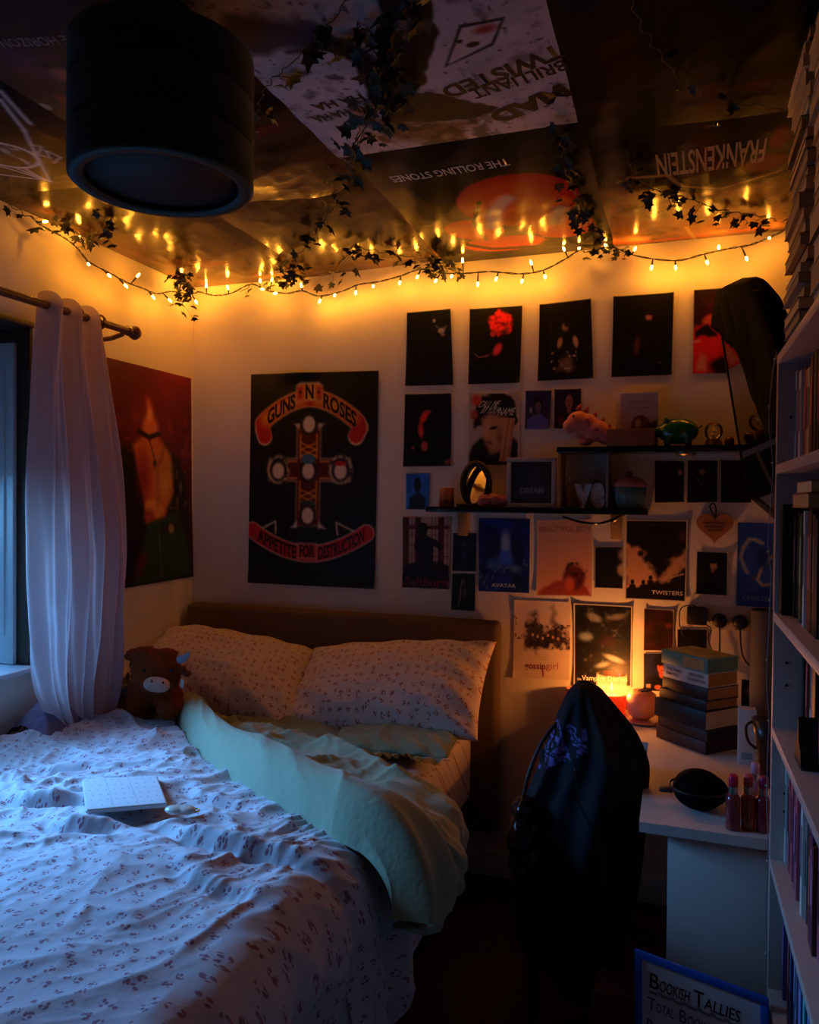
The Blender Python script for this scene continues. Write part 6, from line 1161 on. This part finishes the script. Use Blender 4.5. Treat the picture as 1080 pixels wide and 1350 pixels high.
# grey toy behind it
GRY = mat('grey_plush', (104, 96, 96), .95, var=.2, vscale=60, bump=.5, bscale=240, sheen=.4)
gt = thing('plush_rabbit', 'small grey toy rabbit half hidden behind the curtain and toy cow', 'soft toy', at(159, 945, 'Y', 2.34))
gp = lambda px, py, y=2.40: at(px+5, py, 'Y', y-.06)
put(blob([(gp(152, 932), (.052, .05, .052)), (gp(156, 906), (.040, .038, .038)), (gp(168, 938, 2.37), (.022, .03, .022)), (gp(142, 940, 2.37), (.022, .03, .022)), (gp(160, 908, 2.365), (.018, .016, .016))], .005, 4, .004, 80), 'body', GRY, gt)
for px, py, dx in ((150, 893, -.4), (163, 893, .5)): MB().ball(gp(px, py), (.009, .006, .022), 2, Matrix.Rotation(dx*.5, 3, 'Y')).build('ear', GRY, gt, True)
# tri-fold cover on the duvet
Q = [at(108, 1047, 'Z', .72), at(207, 1042, 'Z', .72), at(221, 1081, 'Z', .72), at(113, 1091, 'Z', .72)]
zt = bedtop(sum(p.x for p in Q)/4, sum(p.y for p in Q)/4, .13, .975)
nb = thing('tablet_case', 'pale sprigged tri-fold tablet case lying on the duvet', 'tablet case', (sum(p.x for p in Q)/4, sum(p.y for p in Q)/4, zt))
b = MB(); lo = [b.bm.verts.new((p.x, p.y, zt)) for p in Q]; hi = [b.bm.verts.new((p.x, p.y, zt+.011)) for p in Q]; b.bm.faces.new(lo[::-1]); b.bm.faces.new(hi)
for i in range(4): b.bm.faces.new((lo[i], lo[(i+1) % 4], hi[(i+1) % 4], hi[i]))
bmesh.ops.bevel(b.bm, geom=list(b.bm.edges), offset=.003, segments=2, affect='EDGES'); b.build('case_body', mat('white_case', (206, 204, 206), .5), nb)
ins = lambda u, v: (Q[0]*(1-u)+Q[1]*u)*(1-v)+(Q[3]*(1-u)+Q[2]*u)*v
P = Pic(90, 60, (206, 206, 210), [Vector((p.x, p.y, zt+.0113)) for p in (ins(.03, .03), ins(.97, .03), ins(.97, .97), ins(.03, .97))]); r9 = random.Random(3)
for i in range(9):
    for j in range(6): P.ell((i+.5+.25*(j % 2))/9.3+r9.uniform(-.015, .015), (j+.5)/6, .014, .02, (128, 136, 150), .6)
for u in (.32, .64): P.line([(u-.02, 0), (u+.02, 1)], .012, (176, 176, 184)); P.line([(u-.012, 0), (u+.028, 1)], .005, (226, 226, 230))
P.build('cover_print', mat_print('case_print', .5), (0, 0, 1), parent=nb, curl=0, off=0)
c = at(237, 1086, 'Z', .72); z0 = bedtop(c.x, c.y, .04, .97)
eb = thing('earphone_case', 'small pale earphone case with a brass clip on the duvet', 'earphone case', (c.x, c.y, z0))
put(blob([(Vector((c.x-.012, c.y-.004, z0+.009)), (.026, .019, .010)), (Vector((c.x+.014, c.y+.006, z0+.009)), (.026, .019, .010))], .003, 4), 'case_body', mat('pale_shell', (196, 190, 180), .3, coat=.3), eb)
MB().tube([(c.x+.032+.010*math.cos(2*PI*k/16), c.y+.016+.010*math.sin(2*PI*k/16), z0+.006) for k in range(17)], .002, 6, cap=False).build('clip_ring', mat('brass', (190, 150, 84), .25, 1), eb, True)
